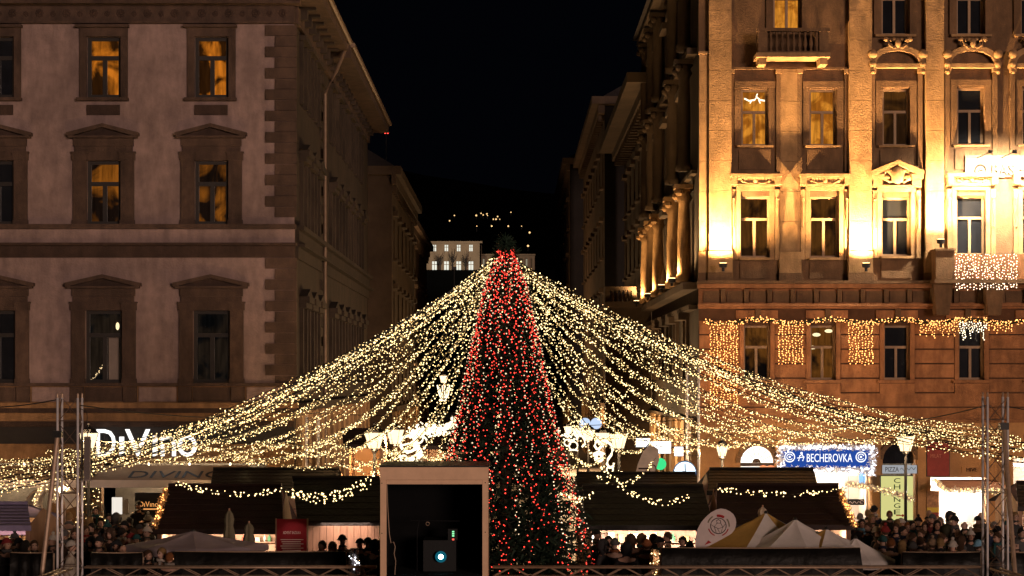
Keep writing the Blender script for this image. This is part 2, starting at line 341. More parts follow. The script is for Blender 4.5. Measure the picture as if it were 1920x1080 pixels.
for k, x in enumerate(WX):
    A.window(bl, U(x-32), U(x+32), Z(183), Z(69), DFRAME, LREFL if k > 1 else None, .34, t=.12)
    A.window(bl, U(x-32), U(x+32), Z(421), Z(301), DFRAME, room_or_reflection('orange_reflection_low', (.26, .08, .008), (.01, .005, .003), .9, .8) if k > 1 else None, .36, t=.12)  # dimmer painted reflection of the floodlit basilica
    wn = A.window(bl, U(x-35), U(x+35), Z(718), Z(582), DFRAME, LDIM if k > 1 else None, .34, t=.12)
    if k == 2:
        A.put('pendant_lamp', MB().ball((0, 0, 0), .09, 10, 6, .7, .7, 1.5), U(216), -.42, Z(611), E('window_lamp', (1, .78, .42), 1.6), wn, smooth=True)
        solid('window_lights', bulbs([A.m(U(168+i*1.3+random.uniform(-2, 2)), -.4, Z(712-i*1.7+random.uniform(-2, 2))) for i in range(16)], .014, .024), E('window_bulb', (1, .7, .36), 1.6), wn, kind='stuff')
        A.box('white_curtain', U(199), U(219), Z(716), Z(632), -.5, -.46, M('net_curtain', (.3, .24, .2), .9), wn)
    # top floor: flat architrave, hood, sill, apron panel
    ab('window_jamb', x-45, x-32, 62, 184, -.02, .10, BROWN); ab('window_jamb', x+32, x+45, 62, 184, -.02, .10, BROWN)
    ab('window_lintel', x-45, x+45, 53, 69, .003, .12, BROWN); ab('window_hood', x-52, x+48, 48, 53, -.02, .28, BROWN)
    ab('window_sill', x-50, x+47, 184, 190, -.02, .24, BROWN); ab('apron_panel', x-32, x+30, 197, 216, -.02, .07, BROWN_D)
    # second and first floors: pilasters, entablature, pediment
    for (ya, yb, yp, hw) in ((301, 421, 233, 67), (582, 718, 515, 71)):
        e = 32 if ya == 301 else 35
        for sgn in (-1, 1):
            u0, u1 = sorted((x+sgn*e, x+sgn*(e+25)))
            ab('pilaster', u0, u1, ya, yb-8, -.02, .12, BROWN); ab('pilaster_base', u0-1.5, u1+1.5, yb-8, yb, -.02, .15, BROWN)
            ab('pilaster_capital', u0-2, u1+2, ya-13, ya, -.02, .17, BROWN); ab('capital_fillet', u0-3.5, u1+3.5, ya-16, ya-13, -.02, .2, BROWN)
        ab('entablature', x-e-22, x+e+22, ya-26, ya-16, .002, .12, BROWN); ab('window_lintel', x-e+.5, x+e-.5, ya-16, ya, .002, .09, BROWN)
        ab('frieze_panel', x-e-24, x+e+24, ya-41, ya-26.4, -.02, .14, BROWN)
        zb = Z(ya-44)
        ab('pediment_ledge', x-hw+3, x+hw-3, ya-45, ya-41, -.02, .32, BROWN)
        c = U(x-4 if ya == 301 else x-5) if False else U(x)
        A.poly('pediment', [(U(x-hw+8), Z(ya-45)), (U(x+hw-8), Z(ya-45)), (c, Z(yp+7))], -.02, .14, BROWN_D, bl)
        for sgn in (-1, 1):
            A.poly('pediment_rake', [(U(x+sgn*hw), Z(ya-45)), (U(x+sgn*hw), Z(ya-51)), (c, Z(yp)), (c, Z(yp+7)), (U(x+sgn*(hw-10)), Z(ya-45))], -.02, .34, BROWN, bl)
# bands and cornices of the left building
ab('belt_ledge', -260, 556, 421, 430, -.05, .30, BROWN); ab('belt_band', -260, 553, 430, 456, -.05, .12, PLASTER)
ab('belt_ledge', -260, 557, 456, 461, -.05, .34, BROWN_D); ab('belt_band', -260, 553.5, 461, 483, -.05, .10, BROWN_D)
ab('sill_ledge', -260, 556, 718, 724, -.05, .28, BROWN)
for x in WX:
    ab('parapet_panel', x+66, x+136, 726, 753, .003, .09, PLASTER); ab('parapet_panel', x-35, x+35, 726, 753, .003, .06, BROWN)
    ab('parapet_pier', x-62, x-37, 725, 754, .002, .12, BROWN); ab('parapet_pier', x+37, x+62, 725, 754, .002, .12, BROWN)
A.wall('lower_wall', U(-260), U(552), 0, Z(720), [(U(-150), U(90), 0, Z(868)), (U(190), U(500), 0, Z(868))], M('glow_warmed_render', (.27, .15, .07), .85, .22, 2.4, .4, 18, stain=.25), bl)  # colour warmed to stand for the golden light of the bulbs
ab('shop_cornice', -260, 560, 755, 765, -.05, .45, M('glow_warmed_render', (.27, .15, .07))); ab('shop_cornice', -260, 556, 765, 774, .002, .25, BROWN_D)
ab('fascia_shadow_band', -260, 553, 790, 800, .002, .3, BROWN_D); ab('fascia_shadow_band', -260, 552.5, 800, 832, .002, .08, DFRAME)  # near-black lower strip stands for the dark shadow band
ab('frieze', -260, 553, 10, 43, -.05, .10, BROWN); ab('frieze_ledge', -260, 555, 41, 45, .002, .2, BROWN)
ab('cornice', -260, 566, 3, 11, -.05, .55, BROWN); ab('cornice', -260, 575, -14, 3, -.05, .8, BROWN); ab('cornice', -260, 590, -34, -14, -.05, 1.05, BROWN)
def ros(r):
    def f():
        m = MB(); m.ball((0, .0, 0), r*.45, 8, 4, 1, .6, 1)
        for k in range(8): a = k*math.pi/4; m.ball((math.cos(a)*r*.68, 0, math.sin(a)*r*.68), r*.34, 6, 4, 1, .5, 1)
        return m
    return f
for k in range(-2, 21):
    x = 25 + k*25.3
    A.put('rosette', ros(.15 if k % 2 == 0 else .105), U(x), .11, Z(26 if k % 2 == 0 else 27), BROWN_D, bl, key=k % 2)
for k in range(10):                        # quoin stones at the corner
    for (y0, lim) in ((48, 420), (484, 720)):
        y = y0 + k*40
        if y < lim-15:
            A.box('quoin', U(498), LX+.09, Z(min(y+19.5, lim)), Z(y), -.05, .09, BROWN, bl)
            if y+21 < lim: A.box('quoin', U(516), LX+.08, Z(min(y+39.3, lim)), Z(y+20.5), -.05, .07, BROWN, bl)
GFS = M('glow_lightened_stone', (.4, .25, .13), .85, .2, 2, .3, 18, stain=.25)  # lightened in colour to stand for the street-level lamp glow
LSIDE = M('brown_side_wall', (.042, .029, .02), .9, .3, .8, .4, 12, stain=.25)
# side wall along the street
sd = [72.6, 75.1, 77.6, 84.2, 87.4, 90.6, 93.8, 97.0, 100.4]
SH = []
for d in sd:
    for (ya, yb) in ((69, 183), (301, 421), (582, 718)): SH.append((d-.55, d+.55, Z(yb), Z(ya)))
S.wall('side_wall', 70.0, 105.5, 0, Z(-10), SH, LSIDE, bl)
for d in sd:
    for j, (ya, yb) in enumerate(((69, 183), (301, 421), (582, 718))):
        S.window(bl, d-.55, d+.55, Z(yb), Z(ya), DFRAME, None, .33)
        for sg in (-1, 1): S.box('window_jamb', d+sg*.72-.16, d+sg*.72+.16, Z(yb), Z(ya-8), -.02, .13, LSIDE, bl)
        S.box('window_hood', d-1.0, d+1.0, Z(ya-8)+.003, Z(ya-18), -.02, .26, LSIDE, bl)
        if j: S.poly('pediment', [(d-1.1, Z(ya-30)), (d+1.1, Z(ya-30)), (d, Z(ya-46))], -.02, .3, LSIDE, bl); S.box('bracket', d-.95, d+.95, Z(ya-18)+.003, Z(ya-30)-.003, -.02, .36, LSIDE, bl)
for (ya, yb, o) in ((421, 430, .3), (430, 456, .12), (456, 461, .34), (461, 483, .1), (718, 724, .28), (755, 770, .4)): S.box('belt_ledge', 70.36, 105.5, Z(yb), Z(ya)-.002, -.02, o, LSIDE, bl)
for k in range(22):
    z = Z(720) + k*.74
    if z < Z(60): S.box('quoin', 79.6 - (.35 if k % 2 else 0), 81.4, z, z+.36, -.02, .1, LSIDE, bl)
for k in range(14):                      # added ground-floor piers and panels, lightened for the lamp glow
    d0 = 70.4+k*2.5
    S.box('ground_pier', d0, d0+1.0, 0, Z(772), -.02, .22, GFS, bl); S.box('ground_panel', d0+1.0, d0+2.5, Z(800), Z(776), -.02, .12, GFS, bl); S.box('shop_window', d0+1.1, d0+2.4, .5, Z(806), -.02, .05, DARKPANE, bl)
S.box('frieze', 70.2, 105.5, Z(43), Z(10), -.02, .12, BROWN, bl)
for k in range(24): S.put('bracket', lambda: MB().box((-.15, 0, 0), (.15, .55, .5)).box((-.15, 0, -.35), (.15, .25, 0)), 71+k*1.45, .12, Z(10), LSIDE, bl, key='eb')
S.box('eaves', 69.0, 80.4, Z(-14)-.35, Z(-14)+.2, -.1, 1.0, BROWN, bl); S.box('eaves', 81.0, 105.8, Z(-14)-.5, Z(-14)+.1, -.1, 1.08, BROWN, bl)
solid('gutter', MB().tube([(LX+1.08, 69, Z(-14)+.1), (LX+1.08, 80.6, Z(-14)+.06)], .11, 8), ZINC, bl)
solid('gutter', MB().tube([(LX+1.16, 81, Z(-14)), (LX+1.16, 105.6, Z(-14)-.05)], .11, 8), ZINC, bl)
solid('downpipe', MB().tube([(LX+1.0, 80.4, Z(-14)-.05), (LX+.6, 79.9, Z(-14)-1.2), (LX+.2, 79.3, Z(-14)-2.2), (LX+.2, 79.3, .3)], .075, 8), ZINC, bl)
solid('roof', MB().add([(U(-260), D-1.0, Z(-34)+.01), (LX+.9, D-1, Z(-34)+.01), (LX+.9, 105, Z(-34)+.01), (U(-260), 105, Z(-34)+.01), (U(-260)+5, D+7, Z(-34)+4), (LX-5, D+7, Z(-34)+4), (LX-5, 98, Z(-34)+4), (U(-260)+5, 98, Z(-34)+4)], [(0, 1, 5, 4), (1, 2, 6, 5), (2, 3, 7, 6), (3, 0, 4, 7), (4, 5, 6, 7)]), SLATE, bl)

# ---------------------------------------------------------------- darker houses down the street
def house(name, side, x, d0, d1, top, label, mat, eave=.7, nwin=5, floors=4, front=6):
    sg = -1 if side == 'R' else 1
    f = Face(side, x); t = thing(name, (x+sg*front/2, (d0+d1)/2, 0), label, 'building')
    hs = []; L = d1-d0
    for i in range(nwin):
        for j in range(floors):
            c = d0+L*(i+.5)/nwin; zc = 4.2+j*(top-4.6)/floors
            hs.append((c-.6, c+.6, zc, zc+2.1))
    f.wall('side_wall', d0, d1, 0, top, hs, mat, t)
    for h in hs:
        f.window(t, *h, DFRAME, None, .33); f.box('window_hood', h[0]-.25, h[1]+.25, h[3]+.12, h[3]+.38, -.02, .25, mat, t); f.box('window_sill', h[0]-.15, h[1]+.15, h[2]-.16, h[2]-.02, -.02, .2, mat, t)
    g = Face('F', d0); a, b = sorted((x, x+sg*front))
    g.box('front_wall', a+.005, b-.005, 0, top, -.4, 0.0, M('unlit_front', (.012, .009, .008), .95, .3, .8, .3, 12) if mat is STREETD else mat, t)  # dark fronts: colour lowered so they look unlit under the fill lamp
    f.box('belt_ledge', d0-.1, d1, 4.0-.25, 4.0, -.02, .3, mat, t)
    f.box('eaves', d0-eave, d1+.2, top, top+.45, -front, eave, mat, t); f.box('cornice', d0-.4, d1, top-.5, top-.004, -.02, eave*.5, mat, t)
    for k in range(int(L/1.2)): f.box('bracket', d0+.4+k*1.2, d0+.65+k*1.2, top-.9, top-.51, -.02, eave*.45, mat, t)
    for k in range(int(L/3)):
        f.box('ground_pier', d0+.3+k*3, d0+1.4+k*3, 0, 3.7, -.02, .2, GFS, t); f.box('ground_panel', d0+1.4+k*3, d0+3.3+k*3, 2.9, 3.6, -.02, .1, GFS, t)  # added piers and panels, lightened for the street-level lamp glow
    solid('roof', MB().add([(a-.2, d0-.3, top+.46), (b+.2, d0-.3, top+.46), (b+.2, d1, top+.46), (a-.2, d1, top+.46), ((a+b)/2, d0+2.5, top+2.6), ((a+b)/2, d1-2.5, top+2.6)], [(0, 1, 4), (1, 2, 5, 4), (2, 3, 5), (3, 0, 4, 5)]), SLATE, t)
    return t
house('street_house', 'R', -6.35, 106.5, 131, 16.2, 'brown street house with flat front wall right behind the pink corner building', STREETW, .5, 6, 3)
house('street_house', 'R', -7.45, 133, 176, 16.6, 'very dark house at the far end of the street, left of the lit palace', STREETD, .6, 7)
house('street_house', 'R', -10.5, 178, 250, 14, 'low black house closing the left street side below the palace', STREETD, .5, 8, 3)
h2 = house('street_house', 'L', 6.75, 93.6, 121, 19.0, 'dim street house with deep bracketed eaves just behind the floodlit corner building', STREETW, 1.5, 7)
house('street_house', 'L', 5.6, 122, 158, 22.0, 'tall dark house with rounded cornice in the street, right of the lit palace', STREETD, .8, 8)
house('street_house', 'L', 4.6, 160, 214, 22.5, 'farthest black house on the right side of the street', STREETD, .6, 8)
# balustraded terrace on the second right house
tf = Face('F', 93.0)
tf.box('terrace_slab', PX(1133, 93), PX(1222, 93), PZ(577, 93), PZ(566, 93), -.8, .5, STREETW, h2); tf.box('handrail', PX(1134, 93), PX(1192, 93), PZ(545, 93), PZ(538, 93), -.1, .35, STREETW, h2)
for x in (1134, 1184): tf.box('balustrade_pier', PX(x, 93), PX(x+9, 93), PZ(566, 93), PZ(545, 93), -.05, .3, STREETW, h2)
def baluster(h, r): return lambda: MB().lathe([(r*.8, 0), (r*.8, h*.06), (r*.45, h*.12), (r, h*.35), (r*.9, h*.45), (r*.4, h*.8), (r*.75, h*.9), (r*.75, h)], n=8)
for k in range(5): tf.put('baluster', baluster(.52, .11), PX(1148+k*8, 93), .12, PZ(566, 93), STREETW, h2, key='b', smooth=True)
solid('terrace_wall', MB().box((PX(1136, 93), 93.3, 0), (PX(1222, 93), 94, PZ(577, 93))), STREETW, h2)
# red warning lamps on the roof behind the eaves
t = thing('roof_mast', P(724, 262, 112), 'thin roof mast with two tiny red lamps above the left street eaves', 'mast')
q = P(724, 250, 112); solid('pole', MB().tube([(q.x, q.y, 16.9), (q.x, q.y, q.z)], .03, 5), IRON, t)
for dx in (-.05, .09): solid('red_lamp', MB().ball((q.x+dx, q.y, q.z+.03), .05, 6, 4), E('red_lamp_glass', (1, .06, .04), 5, 'NONE'), t)
# ---------------------------------------------------------------- right floodlit corner building
RX = PX(1310, D); XE = 2150
B = Face('F', D); T = Face('L', RX)
br = thing('floodlit_building', (U(1700), D+6, 0), 'ornate ochre corner building with floodlit pilasters, sculpted window hoods and light curtains', 'building')
def rb(name, xa, xb, ya, yb, o0, o1, mat, par=None): return B.box(name, U(xa), U(xb), Z(yb), Z(ya), o0, o1, mat, par or br)
rowD = [(1450, 1502, -40, 62), (1653, 1703, -40, 65), (1794, 1845, -40, 65), (1914, 1966, -40, 65), (2035, 2085, -40, 65)]
rowC = [(1390, 1440, 167, 273), (1518, 1568, 167, 273), (1655, 1705, 166, 273), (1795, 1845, 164, 272), (1917, 1967, 164, 272), (2037, 2087, 164, 272)]
rowB = [(1387, 1444, 368, 483), (1518, 1573, 368, 483), (1653, 1707, 370, 480), (1793, 1847, 367, 478), (1917, 1971, 367, 478), (2037, 2091, 367, 478)]
rowA = [(1394, 1444, 610, 712), (1519, 1567, 610, 712), (1657, 1706, 610, 712), (1797, 1845, 610, 712), (1930, 1980, 610, 712), (2050, 2098, 610, 712)]
def hl(r): return [(U(a), U(b), Z(d), Z(c)) for a, b, c, d in r]
B.wall('wall', U(1310), U(XE), Z(530), Z(-130), hl(rowB)+hl(rowC)+hl(rowD), STONE, br)
B.wall('first_floor_wall', U(1310), U(XE), Z(790), Z(530), hl(rowA), M('dark_joint', (.09, .042, .02), .9, .2, 3, .2), br)  # darker wall behind the stone courses shows in their joints
GOLD = room_or_reflection('golden_room', (.85, .31, .03), (.4, .12, .01), .95, 1.8); AMB = room_or_reflection('amber_room', (.13, .048, .009), (.03, .012, .004), .8, .9)
WARM = room_or_reflection('warm_low_room', (.17, .06, .01), (.006, .004, .003), .8, .8)
for k, r in enumerate(hl(rowD)): B.window(br, *r, WFRAME, GOLD if k == 0 else None, .35, .2)
for k, r in enumerate(hl(rowC)):
    wn = B.window(br, *r, WFRAME, GOLD if k < 2 else (AMB if k == 2 else None), .4, .2)
    if k == 0: B.put('light_figure', MB().tube([(-.36, 0, .05), (-.2, 0, -.03), (0, 0, 0), (.08, 0, .1), (.18, 0, .0), (.38, 0, -.03)], .03, 6).tube([(.05, 0, .1), (.1, 0, .22)], .02, 5).tube([(-.1, 0, 0), (-.16, 0, -.12)], .02, 5).tube([(.14, 0, 0), (.2, 0, -.12)], .02, 5), U(1417), -.32, Z(185), E('figure_light', (1, .86, .6), 2.2), wn)
for k, r in enumerate(hl(rowB)): B.window(br, *r, WFRAME, AMB if k < 2 else None, .37, .2)
for k, r in enumerate(hl(rowA)):
    wn = B.window(br, *r, WFRAME, WARM if k < 2 else None, .4, .2)
    if k == 1:
        for x, y in ((1535, 627), (1558, 620), (1527, 651)): B.put('pendant_lamp', MB().ball((0, 0, 0), .09, 10, 6, 1.6, .7, .7), U(x), -.5, Z(y), E('window_lamp', (1, .78, .42), 1.6), wn, smooth=True)
# pilasters of stacked blocks
for (xa, xb, o, yt) in ((1328, 1370, .28, -125), (1590, 1632, .28, -125), (1733, 1767, .28, -125), (2105, 2140, .28, -125), (1310.5, 1327, .12, 103), (1462, 1500, .10, 130)):
    y = 472
    while y > yt:
        rb('pilaster_block', xa, xb, max(y-56, yt), y-.35, -.02, o, STONE2); y -= 56.3
    rb('pilaster_base', xa-1.5, xb+1.5, 472.4, 512, -.02, o+.07, STONE2); rb('pilaster_foot', xa-2.5, xb+2.5, 512.3, 527, -.02, o+.1, STONE)
rb('pilaster_cap', 1309, 1328.5, 98, 103, -.02, .2, STONE2)
def relief(n, w, h, seed):
    def f():
        rr = random.Random(seed); m = MB()
        for k in range(n):
            a = k/(n-1)*2-1; x = a*w/2; z = h*(.35+.45*math.sin(abs(a)*math.pi*1.5)**2)
            m.ball((x, 0, z), h*rr.uniform(.14, .24), 7, 5, 1.25, .8, 1)
        m.ball((0, .03, h*.5), h*.3, 8, 6, .9, .6, 1.15)
        for s in (-1, 1):
            m.tube([(s*w*.06, .02, h*.25), (s*w*.2, .05, h*.1), (s*w*.34, .05, h*.3), (s*w*.42, .04, h*.65), (s*w*.36, .05, h*.8), (s*w*.3, .05, h*.6)], h*.075, 5)
        return m
    return f
# second-floor surrounds
for k, (xa, xb, ya, yb) in enumerate(rowB):
    x = (xa+xb)/2; par = br
    for s in (-1, 1):
        c = x+s*36
        u0, u1 = sorted((x+s*27.5, x+s*36)); rb('window_jamb', u0, u1, ya-10, yb+4, -.02, .10, STONE2)
        u0, u1 = sorted((x+s*37, x+s*45)); rb('side_pilaster', u0, u1, ya-12, yb+4, -.02, .15, STONE2)
        B.put('tassel', lambda: MB().ball((0, 0, .05), .06, 6, 4).tube([(0, 0, 0), (0, 0, -.9)], [.045, .02], 6).ball((0, 0, -.93), .035, 6, 4), U(x+s*41), .19, Z(ya+8), STONE2, br, key='tas')
    rb('window_lintel', x-36, x+36, ya-18, ya-10.3, -.02, .12, STONE2); rb('architrave', x-46, x+46, ya-22, ya-18.2, -.02, .2, STONE2)
    if k in (0, 1, 3, 4, 5):
        rb('hood_frieze', x-44, x+44, ya-34, ya-22.2, -.02, .16, STONE2)
        rb('hood', x-48, x+48, ya-40, ya-34.2, -.02, .42, STONE2); rb('hood_fillet', x-45, x+45, ya-34, ya-31.5, .161, .3, STONE2)
        for s in (-1, 1): B.put('console', lambda: MB().box((-.1, 0, 0), (.1, .28, .26)), U(x+s*41), .1, Z(ya-20), STONE2, br, key='con')
        B.put('garland_relief', relief(9, 1.2, .3, 3), U(x), .17, Z(ya-21), STONE2, br, key='gr', smooth=True)
    else:
        for s in (-1, 1):
            B.poly('pediment_rake', [(U(x+s*49), Z(ya-42)), (U(x+s*49), Z(ya-48)), (U(x), Z(ya-68)), (U(x), Z(ya-60)), (U(x+s*36), Z(ya-42))], -.02, .42, STONE2, br)
            rb('hood_block', *sorted((x+s*48, x+s*26)), ya-41.5, ya-33, -.02, .36, STONE2); rb('console', *sorted((x+s*45, x+s*28)), ya-32.8, ya-22.3, -.02, .25, STONE2)
        B.poly('pediment', [(U(x-36), Z(ya-24)), (U(x-36), Z(ya-44)), (U(x), Z(ya-59)), (U(x+36), Z(ya-44)), (U(x+36), Z(ya-24))], -.02, .08, STONE, br)
        B.put('coat_of_arms', relief(11, 1.25, .62, 5), U(x), .14, Z(ya-24), STONE2, br, smooth=True)
        B.put('shield', lambda: MB().ball((0, 0, 0), .23, 12, 8, 1, .5, 1.35), U(x), .3, Z(ya-40), STONE2, br, smooth=True)
    rb('window_sill', x-30, x+30, yb+.5, yb+5, -.02, .26, STONE2); rb('apron_panel', x-28, x+28, yb+9, 522, -.02, .06, STONE)
# third-floor surrounds
for k, (xa, xb, ya, yb) in enumerate(rowC):
    x = (xa+xb)/2
    for s in (-1, 1):
        rb('window_jamb', *sorted((x+s*26, x+s*38)), ya-2, yb, -.02, .07, STONE)
        rb('pilaster_capital', *sorted((x+s*39, x+s*50)), ya-36, ya-28, -.02, .22, STONE2); rb('side_pilaster', *sorted((x+s*40, x+s*49)), ya-28, 322, -.02, .10, STONE)
    rb('window_lintel', x-38, x+38, ya-14, ya-2.3, -.02, .09, STONE); rb('window_sill', x-34, x+34, yb+.5, yb+4, -.02, .2, STONE2); rb('apron_panel', x-30, x+30, yb+8, 318, -.02, .05, STONE)
    if k >= 2:      # curved sculpted hood
        n = 12; arc = [(U(x+52*math.cos(math.pi*i/n)), Z(120-32*math.sin(math.pi*i/n))) for i in range(n+1)]
        inn = [(U(x+40*math.cos(math.pi*i/n)), Z(121-23*math.sin(math.pi*i/n))) for i in range(n+1)][::-1]
        B.poly('arched_hood', arc+inn, -.02, .34, STONE2, br); B.poly('arch_field', [(U(x+40*math.cos(math.pi*i/n)), Z(121-23*math.sin(math.pi*i/n))) for i in range(n+1)], -.02, .06, STONE, br)
        rb('hood_ledge', x-53, x+53, 121.4, 129, -.02, .3, STONE2)
        B.put('cartouche', relief(7, .8, .45, 9), U(x), .3, Z(96), STONE2, br, key='cart', smooth=True)
        for s in (-1, 1): B.put('scroll_bracket', lambda: MB().ball((0, 0, .25), .17, 8, 6, 1, .8, 1).ball((0, 0, -.1), .13, 8, 6, 1, .8, 1).ball((0, 0, -.36), .09, 8, 6), U(x+s*47), .36, Z(118), STONE2, br, key='scr', smooth=True)
    else:
        rb('capital_ledge', x-50, x+50, 127, 131, -.02, .12, STONE)
for k, (xa, xb, ya, yb) in enumerate(rowD):
    x = (xa+xb)/2
    for s in (-1, 1): rb('window_jamb', *sorted((x+s*27, x+s*40)), -60, yb, -.02, .1, STONE)
    if k: rb('window_sill', x-38, x+38, yb+.5, yb+5, -.02, .2, STONE2)
rb('string_ledge', 1371, 1589, 126.5, 128.5, -.02, .08, STONE2)
# balcony with balusters high up
rb('balcony_slab', 1412, 1548, 108, 116, -.02, 1.1, STONE2); rb('balcony_ledge', 1416, 1544, 104.5, 107.7, -.02, 1.0, STONE); rb('handrail', 1413, 1547, 62, 68, .75, 1.05, STONE)
for x in (1415, 1528): rb('balcony_bracket', x+2, x+16, 116.3, 128, -.02, .9, STONE2); rb('balcony_pier', x, x+17, 68.2, 104.3, .72, 1.02, STONE)
for k in range(9): B.put('baluster', baluster(.66, .075), U(1439+k*10.6), .9, Z(104.3), STONE, br, key='b2', smooth=True)
# belt with panels between second and first floor
rb('belt_cornice', 1306, XE, 527.4, 533, -.02, .55, STONE); rb('belt_cornice', 1307, XE, 533.3, 541, -.02, .42, RUST); rb('belt_moulding', 1308, XE, 570, 575, -.02, .34, RUST); rb('belt_moulding', 1309, XE, 575.3, 579, -.02, .2, RUST)
rb('frieze', 1309.5, XE, 541.3, 569.7, -.02, .06, RUST)
x = 1318
while x < 2140:
    rb('frieze_panel', x, x+30, 546, 567, .03, .12, STONE); rb('triglyph', x+32.5, x+41, 543, 568, .03, .22, STONE); x += 43.6
x = 1380
while x < 2120:
    rb('apron_panel', x, x+78, 582, 597, -.02, .09, RUST); rb('keystone', x+35, x+45, 580, 606, .092, .2, STONE); x += 131
# rusticated courses of the first floor
edges = [1311] + [v for r in rowA for v in (r[0]-9, r[1]+9)] + [XE]
for k in range(7):
    y0 = 600 + k*27.2
    for a, b in zip(edges[::2], edges[1::2]):
        if y0 < 713: rb('stone_course', a, b, y0+1.7, min(y0+26.2, 789), -.02, .075, RUST)
    if y0 >= 713: rb('stone_course', 1311, XE, y0+1.7, min(y0+26.2, 789), -.02, .075, RUST)
for (xa, xb, ya, yb) in rowA:
    for s in (0, 1): rb('window_jamb', (xa-8, xb)[s], (xa, xb+8)[s], 602, yb, -.02, .11, RUST)
    rb('window_sill', xa-12, xb+12, yb+.5, yb+6, .076, .25, RUST); rb('apron_panel', xa-8, xb+8, yb+7, yb+26, .076, .12, RUST)
# corner balcony that carries the light net
rb('balcony_pedestal', 1742, 1776, 474, 526, .3, 1.15, STONE); rb('balcony_pedestal_cap', 1740, 1778, 470, 474, .28, 1.2, STONE)
rb('balcony_parapet', 1776.3, 2000, 480, 526, .95, 1.1, RUST); rb('balcony_slab', 1738, 2010, 527, 534, .56, 1.3, STONE)
for x in (1742, 1838, 1950): B.poly('balcony_bracket', [(U(x), Z(534.2)), (U(x+36), Z(534.2)), (U(x+29), Z(592)), (U(x+6), Z(592))], .09, .75, STONE, br)
# ground floor
GH = [(U(1388), U(1452), 0, Z(836)), (U(1460), U(1632), 0, Z(880)), (U(1655), U(1716), 0, Z(832)), (U(1745), U(1850), 0, Z(895)), (U(1900), U(2050), 0, Z(860))]
OCHRE = M('ochre_shopfront_render', (.4, .21, .085), .85, .2, 1.6, .3, 20)
B.wall('ground_floor_wall', U(1310), U(XE), 0, Z(790), GH, OCHRE, br, .5)
rb('string_course', 1309, XE, 786, 792, .003, .2, RUST)
for xc, r, sp in ((1420, 32, 868), (1685.5, 30.5, 862)):
    n = 10
    for s in (-1, 1):
        arc = [(U(xc+s*r*math.cos(math.pi/2*i/n)), Z(sp-r*math.sin(math.pi/2*i/n))) for i in range(n+1)]
        B.poly('arch_spandrel', arc+[(U(xc), Z(sp-r-1.5)), (U(xc+s*(r+1)), Z(sp-r-1.5))], -.3, -.002, OCHRE, br)
    for i in range(11):
        a0, a1 = math.pi*i/11, math.pi*(i+.94)/11
        B.poly('voussoir', [(U(xc+r*math.cos(a0)), Z(sp-r*math.sin(a0))), (U(xc+(r+9)*math.cos(a0)), Z(sp-(r+9)*math.sin(a0))), (U(xc+(r+9)*math.cos(a1)), Z(sp-(r+9)*math.sin(a1))), (U(xc+r*math.cos(a1)), Z(sp-r*math.sin(a1)))], -.02, .09, STONE, br)
for x in (1310.5, 1455.5, 1634, 1720, 1852): rb('ground_pier', x, x+16, 793, 1003, -.02, .1, OCHRE)
# street side of the right building
td = [74.6, 79.2, 82.6, 86.8, 90.6]
THS = [(d-.6, d+.6, Z(b), Z(a)) for d in td for a, b in ((-40, 65), (167, 273), (368, 481), (610, 712))]
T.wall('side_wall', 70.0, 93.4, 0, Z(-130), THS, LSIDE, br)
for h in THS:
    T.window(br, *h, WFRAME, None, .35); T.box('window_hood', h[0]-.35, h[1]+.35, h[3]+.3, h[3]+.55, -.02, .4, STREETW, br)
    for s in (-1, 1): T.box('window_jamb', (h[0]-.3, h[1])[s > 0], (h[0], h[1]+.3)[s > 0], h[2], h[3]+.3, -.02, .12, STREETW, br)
for (ya, yb, o) in ((527, 541, .5), (570, 579, .3), (786, 792, .2), (84, 96, .35), (315, 322, .2)): T.box('belt_ledge', 70.56, 93.4, Z(yb), Z(ya), -.02, o, STREETW, br)
for k in range(8): T.box('ground_pier', 70.5+k*2.9, 71.6+k*2.9, 0, Z(793), -.02, .22, GFS, br); T.box('ground_panel', 71.6+k*2.9, 73.4+k*2.9, Z(822), Z(797), -.02, .12, GFS, br)
COLP = [72.0, 77.0, 84.8, 88.6, 92.6]
for d in COLP:
    for (zb, zt) in ((Z(524), Z(345)), (Z(310), Z(105)), (Z(80), Z(-110))):
        T.put('half_column', lambda: MB().lathe([(.3, 0), (.3, .2), (.23, .3), (.24, (zt-zb)*.5), (.19, zt-zb-.5), (.3, zt-zb-.3), (.22, zt-zb-.15), (.34, zt-zb)], n=12), d, .34, zb, STONE2 if zb < Z(400) else STREETW, br, key=round(zt-zb, 2), smooth=True)
        T.put('capital', lambda: MB().box((-.36, -.3, 0), (.36, .36, .16)).ball((-.26, .2, -.12), .15, 7, 5).ball((.26, .2, -.12), .15, 7, 5).ball((0, .3, -.25), .14, 7, 5), d, .34, zt, STONE2 if zt < Z(300) else STREETW, br, key='cap', smooth=False)
for d in (74.6, 80.9, 88.7): T.put('pinnacle', lambda: MB().lathe([(.2, 0), (.2, .15), (.1, .2), (.16, .5), (.05, 1.0), (.01, 1.3)], n=8), d, .4, Z(527), STONE2, br, key='pin', smooth=True)
T.box('eaves', 69.4, 93.6, Z(-135), Z(-125), -1, .7, STREETW, br); B.box('eaves', U(1290), U(XE), Z(-135)-.01, Z(-125)+.02, 0.002, 1.1, STONE, br)
solid('roof', MB().add([(RX-.9, D-1, Z(-135)+.03), (U(XE), D-1, Z(-135)+.03), (U(XE), 93.5, Z(-135)+.03), (RX-.9, 93.5, Z(-135)+.03), (RX+4, D+5, Z(-135)+3), (U(XE), D+5, Z(-135)+3), (U(XE), 89, Z(-135)+3), (RX+4, 89, Z(-135)+3)], [(0, 1, 5, 4), (1, 2, 6, 5), (2, 3, 7, 6), (3, 0, 4, 7), (4, 5, 6, 7)]), SLATE, br)

